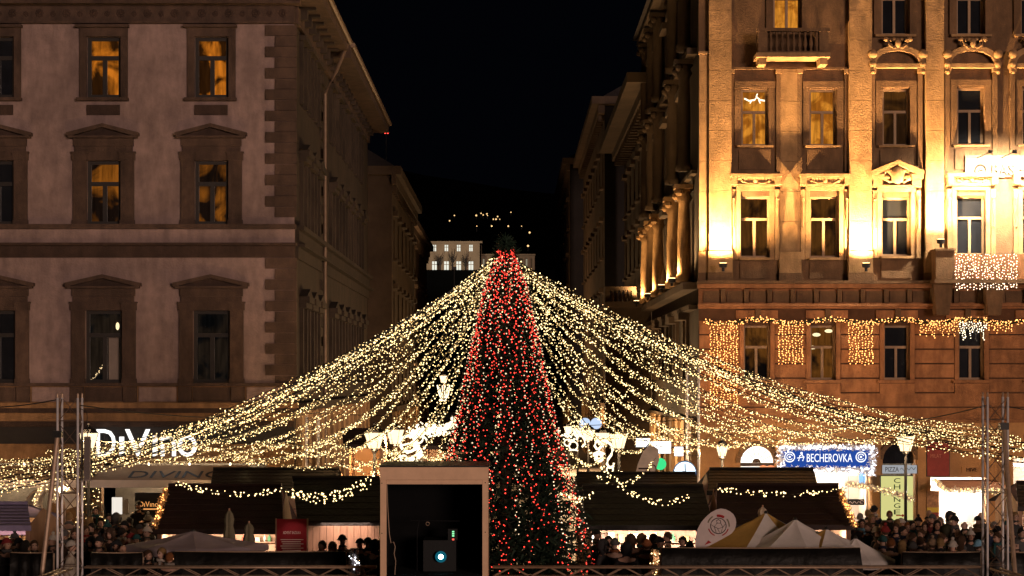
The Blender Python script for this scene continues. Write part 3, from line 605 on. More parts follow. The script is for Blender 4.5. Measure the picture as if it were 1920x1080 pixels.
# ---------------------------------------------------------------- floodlights on the right building
FLC = (1, .60, .25)
def flood(x, y, o, e, label, aim=(0, .10, 1), col=FLC, spot=150, face=None, u=None):
    f = face or B; p = f.m(u if u is not None else U(x), o, Z(y))
    t = thing('floodlight', p-Vector((0, 0, .22)), label, 'floodlight')
    solid('lamp_body', MB().lathe([(.05, -.22), (.05, -.1), (.13, -.08), (.15, .05), (.13, .06)], p, 10), BLACK, t)
    solid('lens', MB().lathe([(.12, .062), (.12, .07)], p, 10), E('flood_lens', FLC, 12), t)
    a = f.lm(0, -aim[1], aim[2]) if face else (aim[0], aim[1], aim[2])
    light('SPOT', 'floodlight_beam', p+Vector((0, 0, .14)), t, e, col, .1, spot, a, .9)
flood(1350, 500, 1.05, 7600, 'uplighter at the foot of the corner pilaster on the ochre building')
flood(1614, 500, 1.05, 7600, 'uplighter at the foot of the pilaster left of the triangular pediment')
flood(1752, 456, 1.05, 7600, 'uplighter on the balcony pedestal below the tall pilaster')
flood(0, 520, .78, 1100, 'uplighter at the first column round the corner on the street side', face=T, u=71.9)
flood(0, 520, .78, 1000, 'uplighter at the second column on the street side', face=T, u=76.9)
flood(0, 520, .78, 900, 'uplighter at the third column on the street side', face=T, u=84.7)
flood(0, 520, .78, 900, 'uplighter at the column nearest the dim street house', face=T, u=92.3)
# name board with its two lamps
SIGNW = M('white_sign_board', (.2, .14, .09), .6, .06, 4, .03)
sg = thing('name_board', B.m(U(1880), .2, Z(333)), 'white name board with raised letters in painted shade on the brightly washed wall', 'sign')
rb('board', 1808, 2010, 292, 333, .1, .16, SIGNW, sg)
for k, (ch, a, b) in enumerate((('B', 1857, 1869), ('A', 1871, 1886), ('S', 1888, 1899), ('-', 1909, 1916))):
    letters(B, ch, U(a), U(b), Z(330 if ch != '-' else 321), Z(309 if ch != '-' else 318), .16, M('letter_shade', (.03, .022, .016), .5, .1), sg, .12)  # pale letters darkened in colour to stand for their shadows
B.put('emblem', lambda: MB().tube([(.18*math.cos(a*math.pi/8), 0, .18*math.sin(a*math.pi/8)) for a in range(17)], .03, 5).tube([(-.08, 0, -.08), (0, 0, .1), (.08, 0, .0), (-.04, 0, -.02)], .025, 5), U(1836), .19, Z(320), M('letter_shade', (.55, .45, .36)), sg)
for k, x in enumerate((1831, 1875, 1925)):
    p = B.m(U(x), 2.0, Z(297)); t = thing('sign_lamp', p-Vector((0, 0, .1)), ('leftmost', 'second', 'third')[k] + ' small dark lamp on an arm above the white name board', 'lamp')
    solid('arm', MB().tube([B.m(U(x), .16, Z(297)), p], .018, 6), BLACK, t); solid('lamp_head', MB().box(p-Vector((.07, .08, .05)), p+Vector((.07, .06, .06))), BLACK, t)
    light('SPOT', 'lamp_beam', p+Vector((0, .1, -.03)), t, 2700, (1, .82, .58), .08, 170, (0, 1, -1.5), 1)
# garland and light curtains on the first floor
GREEN = M('fir_garland', (.02, .035, .015), .8, .3, 6, 0)
gl = thing('fir_garland', B.m(U(1615), .4, Z(604)), 'long dark fir garland with amber bulbs above the first-floor windows', 'garland')
gp = [B.m(U(1322+590*i/120), .42, Z(603+4*math.sin(i/120*math.pi*9)+random.uniform(-1, 1))) for i in range(121)]
g = MB(); rr = random.Random(2)
for i in range(120):
    for k in range(14):
        c = gp[i].lerp(gp[i+1], rr.random()); v = Vector((rr.uniform(-1, 1), rr.uniform(-1, 1), rr.uniform(-1, 1))).normalized()*.13; w_ = Vector((v.z, v.x, -v.y))*.12
        g.add([c-w_, c+w_, c+v], [(0, 1, 2)])
solid('needles', g, GREEN, gl, kind='stuff'); solid('core', MB().tube(gp, .03, 5), GREEN, gl)
solid('bulbs', bulbs([gp[rr.randrange(120)]+Vector((rr.uniform(-.1, .1), -.05-rr.random()*.08, rr.uniform(-.09, .09))) for i in range(420)], .012, .022), BAMB, gl, kind='stuff')
def curtain(xa, xb, ya, yb, o, n, label, mat=BAMB, gap=4.2, name='light_curtain', jag=0, r=(.015, .026)):
    t = thing(name, B.m(U((xa+xb)/2), o, Z(yb)), label, 'string lights'); pts = []; ca = MB()
    for k in range(n):
        x = xa+(xb-xa)*k/(n-1); yy = yb-random.uniform(0, jag)-random.uniform(0, 4); q = ya+random.uniform(0, 3)
        ca.tube([B.m(U(x), o, Z(ya-3)), B.m(U(x), o, Z(yy))], .006, 3)
        while q < yy: pts.append(B.m(U(x+random.uniform(-1.8, 1.8)), o+random.uniform(0, .04), Z(q))); q += random.uniform(.6, 1.4)*gap
    solid('cable', ca, WIRE, t, kind='stuff'); solid('bulbs', bulbs(pts, *r), mat, t, kind='stuff')
curtain(1331, 1380, 608, 765, .3, 9, 'tallest amber light curtain hanging beside the building corner')
curtain(1459, 1502, 606, 686, .3, 8, 'amber light curtain between the two warm-lit first-floor windows')
curtain(1590, 1632, 606, 686, .3, 8, 'amber light curtain right of the second warm-lit first-floor window')
curtain(1722, 1792, 602, 638, .3, 14, 'short icicle lights left of the window under the balcony', jag=16)
curtain(1850, 1892, 602, 628, .3, 9, 'short icicle lights right of the window under the balcony', jag=12)
curtain(1797, 1845, 604, 640, .3, 12, 'pale snowflake lights hanging in front of the window under the balcony', E('pale_bulb', (1, .82, .55), 5), 4, jag=20)
curtain(1779, 1890, 481, 548, 1.16, 22, 'net of bright pinkish white bulbs spread over the balcony front', E('pink_white_bulb', (1, .70, .47), 6), 5, name='light_net')
# ---------------------------------------------------------------- Christmas tree
TD = 46.0; TXC = PX(948, TD)
prof = [(438, 0), (452, 5), (468, 12), (480, 15), (492, 20), (540, 37), (650, 60), (760, 81), (830, 98), (930, 128), (1000, 146), (1060, 158), (1092, 120)]
tp = [(PZ(y, TD), r*TD/F) for y, r in prof][::-1]
def tree_r(z):
    for (a, ra), (b, rb_) in zip(tp, tp[1:]):
        if a <= z <= b: return ra+(rb_-ra)*(z-a)/(b-a)
    return tp[0][1] if z < tp[0][0] else 0
FIR = M('fir_needles', (.018, .038, .022), .75, .4, 5, 0); BARK = M('fir_bark', (.07, .045, .03), .9, .3, 9, .5)
tr = thing('christmas_tree', (TXC, TD, 0), 'tall fir covered in red and pale light strands in the middle of the market', 'tree')
solid('trunk', MB().tube([(TXC, TD, 0), (TXC, TD, 3), (TXC, TD, tp[-1][0]-.3)], [.2, .14, .03], 10), BARK, tr)
rr = random.Random(5); cr = MB(); z = tp[0][0]
while z < tp[-1][0]-.15:
    rad = tree_r(z); nb = int(16+rad*20)
    for k in range(nb):
        a = rr.random()*2*math.pi; L = rad*(rr.uniform(.7, 1.0) if rr.random() < .8 else rr.uniform(1.0, 1.32)); dz = rr.uniform(-.03, .12)
        c0 = Vector((TXC, TD, z)); dr = Vector((math.cos(a), math.sin(a), -.22+.6*(z/tp[-1][0])**3)); tip = c0+dr*L+Vector((0, 0, dz))
        for q in range(int(5+L*9)):
            s = rr.uniform(.3, 1)**.6; p = c0.lerp(tip, s); v = Vector((rr.uniform(-1, 1), rr.uniform(-1, 1), rr.uniform(-.75, .55))).normalized()*rr.uniform(.08, .19)+dr*.06
            w_ = v.cross(Vector((rr.uniform(-1, 1), rr.uniform(-1, 1), 1))).normalized()*rr.uniform(.016, .034)
            cr.add([p-w_, p+w_, p+v+w_*.3, p+v-w_*.3], [(0, 1, 2, 3)])
    z += .105
me = cr.mesh('crown', FIR, lambda a, b, c: (a-TXC, b-TD, c), fix=False); put('crown', me, (TXC, TD, 0), tr, kind='stuff')
ztop = PZ(478, TD)
REDS, PALES, FAN = [], [], {}
for k in range(58):                        # red strands down the tree
    if math.sin(2*math.pi*k/58) > .2: continue
    a = 2*math.pi*k/58+rr.uniform(-.06, .06); z = ztop+rr.uniform(0, .12); pts = []; path = []
    while z > .75:
        aa = a+.10*math.sin(z*2.1+k)+rr.uniform(-.15, .15)/max(tree_r(z), .3); r_ = tree_r(z)*rr.uniform(.96, 1.06)+.03
        p = (TXC+math.cos(aa)*r_, TD+math.sin(aa)*r_, z); path.append(p)
        if rr.random() < .92: pts.append(p)
        z -= rr.uniform(.07, .16)*(.55+.55*(1-z/8.2)+.1)
    t = thing('red_light_strand', path[-1], 'strand of red bulbs running down the big Christmas tree', 'string lights', 'red strands on the tree')
    REDS.append((path[len(path)//2][0], t)); solid('cable', MB().tube(path, .006, 3, False), WIRE, t); solid('bulbs', bulbs([q_ for q_ in pts if q_[2] > 2.6 or rr.random() < .7], .009, .02), BRED, t, kind='stuff')
TW = E('tree_pale_bulb', (1, .74, .45), 1.8)
for k in range(10):                        # paler strands, front side mostly
    a = math.pi*(1.02+.96*k/9)+rr.uniform(-.05, .05); z = ztop-.1; pts = []; path = []; zl = rr.choice((.9, 1.6, 2.6, 3.5, 2.0))
    while z > zl:
        aa = a+.05*math.sin(z*1.3+k*2)+rr.uniform(-.06, .06)/max(tree_r(z), .3); r_ = tree_r(z)*1.05+.05
        p = (TXC+math.cos(aa)*r_, TD+math.sin(aa)*r_, z); path.append(p); pts.append(p); z -= rr.uniform(.05, .15)
    t = thing('pale_light_strand', path[-1], 'strand of pale warm bulbs among the red lights of the tree', 'string lights', 'pale strands on the tree')
    PALES.append((path[len(path)//2][0], t)); solid('cable', MB().tube(path, .006, 3, False), WIRE, t); solid('bulbs', bulbs(pts, .011, .021), TW, t, kind='stuff')

number(REDS, '{} strand of red bulbs from the left on the big Christmas tree'); number(PALES, '{} strand of pale bulbs from the left on the big Christmas tree')
# ---------------------------------------------------------------- canopy of light strings
P0 = P(942, 482, TD)
def string(end, sag, label, group, step=.066, twin=True, start=None, lo=.009, hi=.0195):
    end = Vector(end); st = (start or P0)+Vector((rr.uniform(-.12, .12), rr.uniform(-.12, .12), rr.uniform(-.1, .1))); L = (end-st).length; n = max(int(L/.35), 8)
    ph = rr.random()*6; ph2 = rr.random()*6
    def pos(t): return st.lerp(end, t)-Vector((0, 0, sag*4*t*(1-t)))+Vector((0, 0, .02*math.sin(t*21+ph)+.012*math.sin(t*47+ph2)))+Vector((.05*math.sin(t*17+ph2), 0, 0))
    t = thing('light_string', end, label, 'string lights', group); q = pos(.35); FAN.setdefault(group, []).append((abs(math.atan2(q.x/q.y-P0.x/P0.y, P0.z/P0.y-H/P0.y-(q.z-H)/q.y)), t))
    solid('cable', MB().tube([pos(i/n) for i in range(n+1)], .012, 3, False), WIRE, t)
    pts = []; q = .1
    while q < L:
        p = pos(q/L); pts.append(p+Vector((rr.gauss(0, .028), rr.gauss(0, .028), rr.gauss(-.025, .03)))); q += step*rr.uniform(.5, 1.6)
    b_ = solid('bulbs', bulbs(pts, lo, hi), BWHITE, t, kind='stuff'); b_.data.materials.append(BDIM); dim = [int(rr.random() < .38) for _ in pts]
    b_.data.polygons.foreach_set('material_index', [v_ for v_ in dim for _ in range(8)])
GL = ('warm white bulb string fanning left from the tree top', 'light strings fanning left')
GR = ('warm white bulb string fanning right from the tree top', 'light strings fanning right')
GBk = ('warm white bulb string dropping from the tree top to the street behind', 'light strings dropping to the street')
for k in range(15):                        # left side
    t = k/14; d = 42.5+21*t; string((-14.4-1.2*rr.random(), d+rr.uniform(-.3, .3), 2.75+.35*t+rr.uniform(-.12, .12)), 1.1+.4*(1-t)+rr.uniform(-.1, .2), *GL)
for k in range(15):                        # right side
    t = k/14; d = 42.5+21*t; string((13.6+1.2*rr.random(), d+rr.uniform(-.3, .3), 3.5+.4*t+rr.uniform(-.12, .12)), .8+.35*(1-t)+rr.uniform(-.1, .2), *GR)
for k in range(22):                        # left rear
    t = (k+.5)/22; string((-13.9+10.9*t, 61+2*math.sin(k*2.1), 3.2+.32*math.sin(k*1.7)), 1.15+.55*t+rr.uniform(0, .12), *GL)
for k in range(22):
    t = (k+.5)/22; string((13.6-10.6*t, 62+2*math.sin(k*2.3), 3.65+.3*math.sin(k*1.9)), 1.05+.5*t+rr.uniform(0, .12), *GR)
for x in (-2.7, -2.0, -1.3, -.7, .7, 1.3, 2.0, 2.7): string((x, rr.uniform(56, 66), rr.uniform(2.8, 3.6)), 1.6+rr.uniform(0, .3), *GBk)
for g_, it in FAN.items(): number(it, {'light strings fanning left': 'warm white bulb string, {} out from the tree in the left fan', 'light strings fanning right': 'warm white bulb string, {} out from the tree in the right fan', 'light strings dropping to the street': 'steep warm white bulb string beside the tree, {} from its trunk line'}[g_])
# low swags above the hut roofs
def swag(a, b, sag, label, n=46):
    a, b = P(*a), P(*b); t = thing('light_swag', a, label, 'string lights'); f = lambda s: a.lerp(b, s)-Vector((0, 0, 4*sag*s*(1-s)))
    solid('cable', MB().tube([f(i/20) for i in range(21)], .007, 3, False), WIRE, t)
    solid('bulbs', bulbs([f(rr.random())+Vector((rr.uniform(-.03, .03), rr.uniform(-.03, .03), rr.uniform(-.07, .07))) for i in range(n)], .012, .024), BWHITE, t, kind='stuff')
swag((1075, 800, 47), (1292, 930, 49), .75, 'swag of bulbs drooping over the hut roof right of the tree', 80)
swag((1050, 920, 46.2), (1112, 925, 47.5), .2, 'short swag of bulbs from the tree to the nearest hut roof', 34)
swag((860, 700, 47), (545, 922, 48.5), 1.0, 'swag of bulbs drooping over the hut roof left of the projector housing', 110)
swag((712, 893, 48), (540, 925, 48.5), .35, 'lower swag of bulbs over the hut left of the projector housing', 46)
swag((545, 915, 48.5), (330, 905, 48.5), .2, 'swag of bulbs above the left hut roof ridge', 60)
swag((1110, 888, 49), (1230, 858, 58), .5, 'swag of bulbs between curled street ornament and pale sail flag', 40)
swag((1335, 915, 49), (1590, 915, 49), .15, 'swag of bulbs above the right hut roof ridge', 70)
swag((660, 880, 57), (850, 850, 58), .35, 'swag of bulbs hanging below the left street lanterns', 60)

# ---------------------------------------------------------------- truss towers, stage truss
def bar(a, b, r=.012, n=6): return MB().tube([a, b], r, n)
def tower(x, d, top, w, label, r=.026):
    t = thing('truss_tower', (x, d, 0), label, 'truss tower')
    for sx in (-1, 1):
        for sy in (-1, 1):
            solid('chord', MB().tube([(x+sx*w/2, d+sy*w/2, 0), (x+sx*w/2, d+sy*w/2, top)], r, 8), METAL, t, smooth=True)
            solid('spigot', MB().lathe([(r*.8, 0), (r*.8, .08), (r*.4, .1)], (x+sx*w/2, d+sy*w/2, top), 8), STEEL, t)
    n = int(top/w*.85); h = top/n
    for i in range(n):
        for s, (ax, ay) in enumerate(((0, -1), (0, 1), (-1, 0), (1, 0))):
            fl_ = 1 if (i+s) % 2 else -1
            if ax == 0: a, b = (x-fl_*w/2, d+ay*w/2, i*h), (x+fl_*w/2, d+ay*w/2, (i+1)*h)
            else: a, b = (x+ax*w/2, d-fl_*w/2, i*h), (x+ax*w/2, d+fl_*w/2, (i+1)*h)
            solid('brace', bar(a, b, r*.36), BRACE, t)
    for i in range(0, n+1, 3):
        for ay in (-1, 1): solid('rung', bar((x-w/2, d+ay*w/2, min(i*h+.03, top-.03)), (x+w/2, d+ay*w/2, min(i*h+.03, top-.03)), r*.42), BRACE, t)
    solid('base_plate', MB().box((x-w*.8, d-w*.8, 0.004), (x+w*.8, d+w*.8, .03)), STEEL, t)
    return t
tower(PX(131, 42), 42, PZ(746, 42), .42, 'silvery truss tower standing in front of the white letter sign')
tower(PX(1866, 42), 42, PZ(744, 42), .42, 'silvery truss tower rising beside the right-hand crowd')
tower(PX(586, 66), 66, PZ(782, 66), .38, 'thin pale truss tower behind the left hut roofs')
tower(PX(1299, 66), 66, PZ(690, 66), .38, 'thin truss tower against the floodlit building corner')
for (xa, ya, xb, yb, lab) in ((108, 815, 80, 1064, 'dark raking prop leaning on the left truss tower'), (1882, 800, 1902, 1064, 'dark raking prop leaning on the right truss tower')):
    a, b = P(xa, ya, 41.7), P(xb, yb, 41.2); e = a+(b-a)*((a.z)/(a.z-b.z))
    t = thing('prop_pole', e, lab, 'pole'); solid('pole', MB().tube([a, e], .05, 8), STEEL, t); solid('clamp', MB().box(a-Vector((.09, .09, .06)), a+Vector((.09, .09, .08))), BLACK, t)
def htruss(a, b, w, label, posts):
    a, b = Vector(a), Vector(b); t = thing('stage_truss', ((a.x+b.x)/2, (a.y+b.y)/2, 0), label, 'truss'); dv = (b-a).normalized(); L = (b-a).length; pr = dv.cross(Vector((0, 0, 1)))*w/2
    for s in (-1, 1):
        for z in (0, w): solid('chord', MB().tube([a+pr*s+Vector((0, 0, z)), b+pr*s+Vector((0, 0, z))], .026, 8), STEEL, t, smooth=True)
    n = int(L/.38)
    for i in range(n):
        for s in (-1, 1):
            u = i % 2; p = a+dv*L*i/n+pr*s+Vector((0, 0, w*u)); q = a+dv*L*(i+1)/n+pr*s+Vector((0, 0, w*(1-u)))
            solid('brace', bar(p, q, .011, 5), STEEL, t)
    for f in posts:
        p = a+dv*L*f; solid('leg', MB().tube([(p.x, p.y, 0), (p.x, p.y, a.z+.01)], .04, 8), STEEL, t)
zt = PZ(1081, 42)
for (xa, xb, lab) in ((160, 706, 'long horizontal truss running from the left tower to the projector housing'), (924, 1838, 'long horizontal truss running from the projector housing to the right tower')):
    htruss((PX(xa, 42), 42, zt), (PX(xb, 42), 42, zt), .2, lab, (.02, .5, .98))
htruss((PX(126, 41.6), 41.6, zt), (PX(126, 41.6)-.15, 38.6, zt), .2, 'short truss arm reaching from the left tower towards the viewer', (.1, .95))
htruss((PX(1866, 41.6), 41.6, zt), (PX(1866, 41.6)+.15, 38.6, zt), .2, 'short truss arm reaching from the right tower towards the viewer', (.1, .95))
# hanging column speaker and small camera on the left tower
p = P(164, 860, 41.8); t = thing('column_speaker', p-Vector((0, 0, .48)), 'slim grey column speaker hanging beside the left truss tower', 'speaker')
solid('cabinet', MB().box(p-Vector((.06, .06, .46)), p+Vector((.06, .06, .46))), M('grey_speaker', (.24, .2, .18), .7, .1, 5, .05), t)
solid('grille', MB().box(p+Vector((-.05, -.068, -.43)), p+Vector((.05, -.061, .43))), M('speaker_grille', (.16, .13, .12), .8, .3, 60, .3), t); solid('hanging_cord', MB().tube([p+Vector((0, 0, .46)), P(163, 772, 41.8), P(150, 766, 41.9)], .008, 5), WIRE, t)
# overhead cables
for k, (a, b, s, lab) in enumerate((((-40, 764, 42), (112, 748, 42), .05, 'thin guy cable from the left truss tower out of view'), ((150, 760, 42), (620, 770, 66), .25, 'long overhead cable behind the white letter sign'), ((1560, 790, 60), (1850, 760, 42), .2, 'overhead cable running up to the right truss tower'), ((640, 777, 75), (1340, 778, 75), .12, 'thin overhead wire crossing the street behind the tree'), ((840, 800, 75), (1600, 752, 70), .3, 'sagging overhead wire crossing in front of the floodlit building'), ((1890, 762, 42), (1990, 768, 42), .05, 'thin guy cable from the right truss tower out of view'))):
    a, b = P(*a), P(*b); solid('overhead_cable', MB().tube([a.lerp(b, i/16)-Vector((0, 0, 4*s*(i/16)*(1-i/16))) for i in range(17)], .012, 5), WIRE, label=lab, cat='cable')

# ---------------------------------------------------------------- projector housing
BD = 40.0; TAN = M('tan_painted_board', (.88, .58, .38), .75, .1, 3, .12, 40); DARKIN = M('interior_shade', (.002, .002, .0025), .98, .3, 4, .2)  # DARKIN: shade inside the open housing put into its colour
pb = thing('projector_housing', (PX(814, BD), BD+1, 0), 'tall tan box frame with an open dark front housing a projector', 'projector housing')
bf = Face('F', BD)
def pbx(n, xa, xb, ya, yb, o0, o1, m): return bf.box(n, PX(xa, BD), PX(xb, BD), PZ(yb, BD) if yb < 1200 else .0, PZ(ya, BD), o0, o1, m, pb)
pbx('front_post', 713, 724.5, 900, 2000, -.1, 0, TAN); pbx('front_post', 904.5, 915, 900, 2000, -.1, 0, TAN); pbx('header_board', 712.5, 915.5, 876, 899.6, -.1, .03, TAN); pbx('header_rail', 724.8, 904.2, 900.2, 908, -.09, -.008, TAN)
pbx('roof', 711, 918, 873, 875.8, -2.2, .06, DWOOD2); pbx('side_wall', 713.5, 716, 877, 2000, -2.1, -.102, TAN); pbx('side_wall', 912, 914.5, 877, 2000, -2.1, -.102, TAN); pbx('back_wall', 716.2, 911.8, 877, 2000, -2.1, -2.06, DARKIN)
for xa in (716.3, 911.2): pbx('side_shade_sheet', xa, xa+.6, 878, 2000, -2.05, -.103, DARKIN)
pbx('ceiling_shade_sheet', 717, 911, 877, 878, -2.05, -.11, DARKIN); pbx('floor', 717, 911, 1078, 1084, -2.05, -.02, DARKIN)
for x, y in ((716, 906), (910, 905), (716, 1000), (910, 998)): solid('screw', MB().ball(P(x, y, BD-.005), .011, 6, 4), BLACK, pb)
pj = thing('projector', P(827, 1078, BD+.7), 'dark projector with bright cyan lens inside the tan housing', 'projector')
q = P(827, 1043, BD+.6)
solid('body', MB().box((q.x-.36, BD+.62, PZ(1077, BD)), (q.x+.3, BD+1.5, q.z+.32)), M('projector_case', (.004, .005, .006), .6, .2, 5, .05), pj)
solid('lens_barrel', MB().tube([q+Vector((0, .03, 0)), q+Vector((0, -.12, 0))], .1, 16), BLACK, pj)
lensm = E('lens_light', (.35, .85, 1), 22); solid('lens_halo', MB().tube([q+Vector((0, -.1205, 0)), q+Vector((0, -.1208, 0))], .115, 20), E('lens_halo_glow', (.02, .35, .5), .3), pj); solid('lens', MB().tube([q+Vector((0, -.121, 0)), q+Vector((0, -.126, 0))], .05, 16), lensm, pj)  # glowing ring added for the cyan halo round the lens
for k in range(3): solid('green_led', MB().box((P(846, 0, BD).x, BD+.605, PZ(1002.5+k*4, BD)), (P(850, 0, BD).x, BD+.619, PZ(1000+k*4, BD))), E('green_led', (.3, 1, .45), 1.4), pj)
solid('control_panel', MB().box((P(838, 0, BD).x, BD+.62, q.z+.325), (P(856, 0, BD).x, BD+.9, PZ(996, BD))), M('projector_case', (.012, .014, .018)), pj)
solid('red_led', MB().box((P(846, 0, BD).x, BD+.605, PZ(1017.5, BD)), (P(850, 0, BD).x, BD+.619, PZ(1014.5, BD))), E('red_led', (1, .12, .08), 1.6), pj)
t = thing('power_cord', P(726, 1070, BD), 'pale cord dangling inside the left post of the projector housing', 'cord')
solid('cord', MB().tube([P(x, y, BD+.05) for x, y in ((725.5, 909), (727, 950), (730, 1000), (733, 1018), (738, 1016), (741, 1025), (739, 1038), (742, 1052), (740, 1082))], .008, 5), M('pale_cord', (.5, .36, .26)), t)
t = thing('tripod_stand', P(782, 1080, BD+.9), 'thin grey stand pole with small clips inside the dark housing', 'stand')
solid('pole', MB().tube([P(782, 1079, BD+.9), P(782, 998, BD+.9)], .01, 6), IRON, t); solid('crossbar', MB().tube([P(770, 976, BD+.9), P(862, 977, BD+.9)], .012, 6), IRON, t); solid('upright', MB().tube([P(782, 998, BD+.9), P(786, 976, BD+.9)], .01, 6), IRON, t)
c = P(802, 982, BD+.88); solid('ring_clip', MB().tube([c+Vector((.035*math.cos(a*math.pi/6), 0, .035*math.sin(a*math.pi/6))) for a in range(13)], .007, 5), STEEL, t)

# ---------------------------------------------------------------- dark tarpaulin-covered barriers
TARP = M('black_tarpaulin', (.007, .006, .005), .5, .5, 2.5, .6, 5, spec=.25)
def barrier(xa, xb, yt, d, label, sl=0, sr=0):
    t = thing('tarpaulin_barrier', (PX((xa+xb)/2, d), d, 0), label, 'barrier'); a, b, z = PX(xa, d), PX(xb, d), PZ(yt, d); n = 14; m = MB(); rows = 5
    for j in range(rows+1):
        for i in range(n+1):
            s = i/n; zz = z*(1-j/rows); m.v.append((a+(b-a)*s + (sl*(1-s)+sr*s)*j/rows*.9, d-.06-.04*math.sin(i*1.7+j)*(.3+.5*rr.random()), zz - (.02*math.sin(s*math.pi) if j == 0 else 0)))
    m.f = [(j*(n+1)+i, j*(n+1)+i+1, (j+1)*(n+1)+i+1, (j+1)*(n+1)+i) for j in range(rows) for i in range(n)]
    k = len(m.v); m.v += [(x, y+.16, z_) for x, y, z_ in m.v]; m.f += [(k+p[3], k+p[2], k+p[1], k+p[0]) for p in m.f[:rows*n]]
    m.f += [(i, k+i, k+i+1, i+1) for i in range(n)]
    solid('tarpaulin', m, TARP, t, smooth=True)
    for s in range(5): x = a+(b-a)*s/4; solid('post', MB().tube([(x, d+.03, 0), (x, d+.03, z-.02)], .025, 6), STEEL, t)
    solid('top_rail', MB().tube([(a, d+.0, z-.015), (b, d+.0, z-.015)], .025, 6), STEEL, t)
barrier(20, 100, 1036, 44, 'short dark tarpaulin barrier at the left edge of the market')
barrier(172, 268, 1036, 44, 'dark tarpaulin barrier just right of the left truss tower')
barrier(328, 648, 1034, 44, 'long dark tarpaulin barrier under the lavender parasol', 0, .1)
barrier(1240, 1612, 1027, 44, 'long dark tarpaulin barrier in front of the yellow and white parasols', 0, .25)
barrier(1692, 1838, 1035, 44, 'dark tarpaulin barrier below the dense right-hand crowd')
barrier(1880, 1960, 1035, 44, 'dark tarpaulin barrier beyond the right truss tower')
# ---------------------------------------------------------------- wooden market huts
STRIP = E('hut_strip_lamp', (1, .93, .8), 6)
GOODS = [M('goods_%d' % i, c, .5, .2, 9, .1) for i, c in enumerate(((.5, .08, .05), (.6, .5, .35), (.1, .25, .12), (.55, .35, .1), (.7, .68, .62), (.2, .08, .05)))]
def hut(xa, xb, ra, rb_, yr, ye, df, label, dep=3.0, energy=90, closed=False, roofm=None, lampc=(1, .86, .66), cap=None, nb=7, goods=True):
    roofm = roofm or DWOOD; dm = df+dep/2
    a, b = PX(xa, df), PX(xb, df); ze = PZ(ye, df); zr = PZ(yr, dm); u0, u1 = PX(ra, dm), PX(rb_, dm)
    t = thing('market_hut', ((a+b)/2, df+dep/2, 0), label, 'market hut')
    for k in range(nb):
        s0, s1 = k/nb, (k+1)/nb+.012; lift = .016
        def pt(s, e, up): return (u0+(a-u0)*s if e == 0 else u1+(b-u1)*s, dm+(df-.25-dm)*s, zr+(ze-zr)*s+up)
        m = MB(); v = [pt(s0, 0, 0), pt(s0, 1, 0), pt(s1, 1, lift), pt(s1, 0, lift)]; m.add(v+[(x, y+.01, z-.035) for x, y, z in v], [(0, 1, 2, 3), (7, 6, 5, 4), (0, 4, 5, 1), (1, 5, 6, 2), (2, 6, 7, 3), (3, 7, 4, 0)])
        solid('roof_board', m, roofm, t)
    solid('back_roof', MB().add([(u0, dm, zr), (u1, dm, zr), (b, df+dep+.25, ze), (a, df+dep+.25, ze), (u0, dm, zr-.04), (u1, dm, zr-.04), (b, df+dep+.25, ze-.04), (a, df+dep+.25, ze-.04)], [(0, 1, 2, 3), (4, 7, 6, 5), (0, 4, 5, 1), (2, 6, 7, 3)]), roofm, t)
    solid('ridge_cap', MB().tube([(u0, dm, zr+.02), (u1, dm, zr+.02)], .05, 6), roofm, t)
    solid('eave_board', MB().box((a-.02, df-.28, ze-.11), (b+.02, df-.25, ze+.02)), roofm, t)
    for e, x in ((0, a+.12), (1, b-.12)):
        solid('side_wall', MB().add([(x, df+.05, 0), (x, df+dep-.05, 0), (x, df+dep-.05, ze-.03), (x, dm, zr-.08), (x, df+.05, ze-.03)], [(0, 1, 2, 3, 4)]), WOOD, t)
        solid('corner_post', MB().box((x-.05, df-.02, 0), (x+.05, df+.08, ze-.03)), WOOD, t)
    solid('back_wall', MB().box((a+.13, df+dep-.12, 0), (b-.13, df+dep-.07, ze-.02)), WOOD, t)
    n = max(int((b-a-.35)/.17), 2)
    for k in range(n):
        x = a+.18+(b-a-.36)*k/n; solid('plank', MB().box((x+.005, df-.01+rr.uniform(0, .008), 0), (x+(b-a-.36)/n-.005, df+.025, (ze-.14) if closed else .92)), WOOD, t)
    if not closed:
        solid('counter', MB().box((a+.1, df-.18, .925), (b-.1, df+.35, .965)), WOOD, t)
        for z in (1.15, 1.45): solid('shelf', MB().box((a+.2, df+dep-.42, z), (b-.2, df+dep-.125, z+.025)), WOOD, t)
        if goods:
            for j, z in enumerate((1.176, 1.476)):
                x = a+.3
                while x < b-.35:
                    w_ = rr.uniform(.08, .2); h = rr.uniform(.1, .24); k = rr.randrange(6)
                    m = MB().box((-w_/2, -.08, 0), (w_/2, .08, h)) if k % 2 else MB().lathe([(w_*.3, 0), (w_*.35, h*.55), (w_*.12, h*.8), (w_*.12, h)], n=8)
                    put('shelf_goods', m.mesh('shelf_goods', GOODS[k]), (x, df+dep-.27, z), t); x += w_+rr.uniform(.04, .12)
    lx = ((a+b)/2)
    if energy:
        solid('strip_lamp', MB().box((a+.4, df+.35, ze-.1), (b-.4, df+.40, ze-.06)), STRIP, t)
        L = light('AREA', 'hut_light', (lx, df+.4, ze-.13), t, energy, lampc, .1); L.data.shape = 'RECTANGLE'; L.data.size = b-a-.8; L.data.size_y = .2; L.rotation_euler = (R(25), 0, 0)
    return t
hut(290, 533, 316, 528, 911, 992, 50, 'dark red-roofed market hut behind the lavender parasol', energy=500)
h = hut(560, 716, 548, 716, 897, 976, 50, 'market hut with closed pale plank front left of the projector housing', energy=0, closed=True, roofm=DWOOD2)
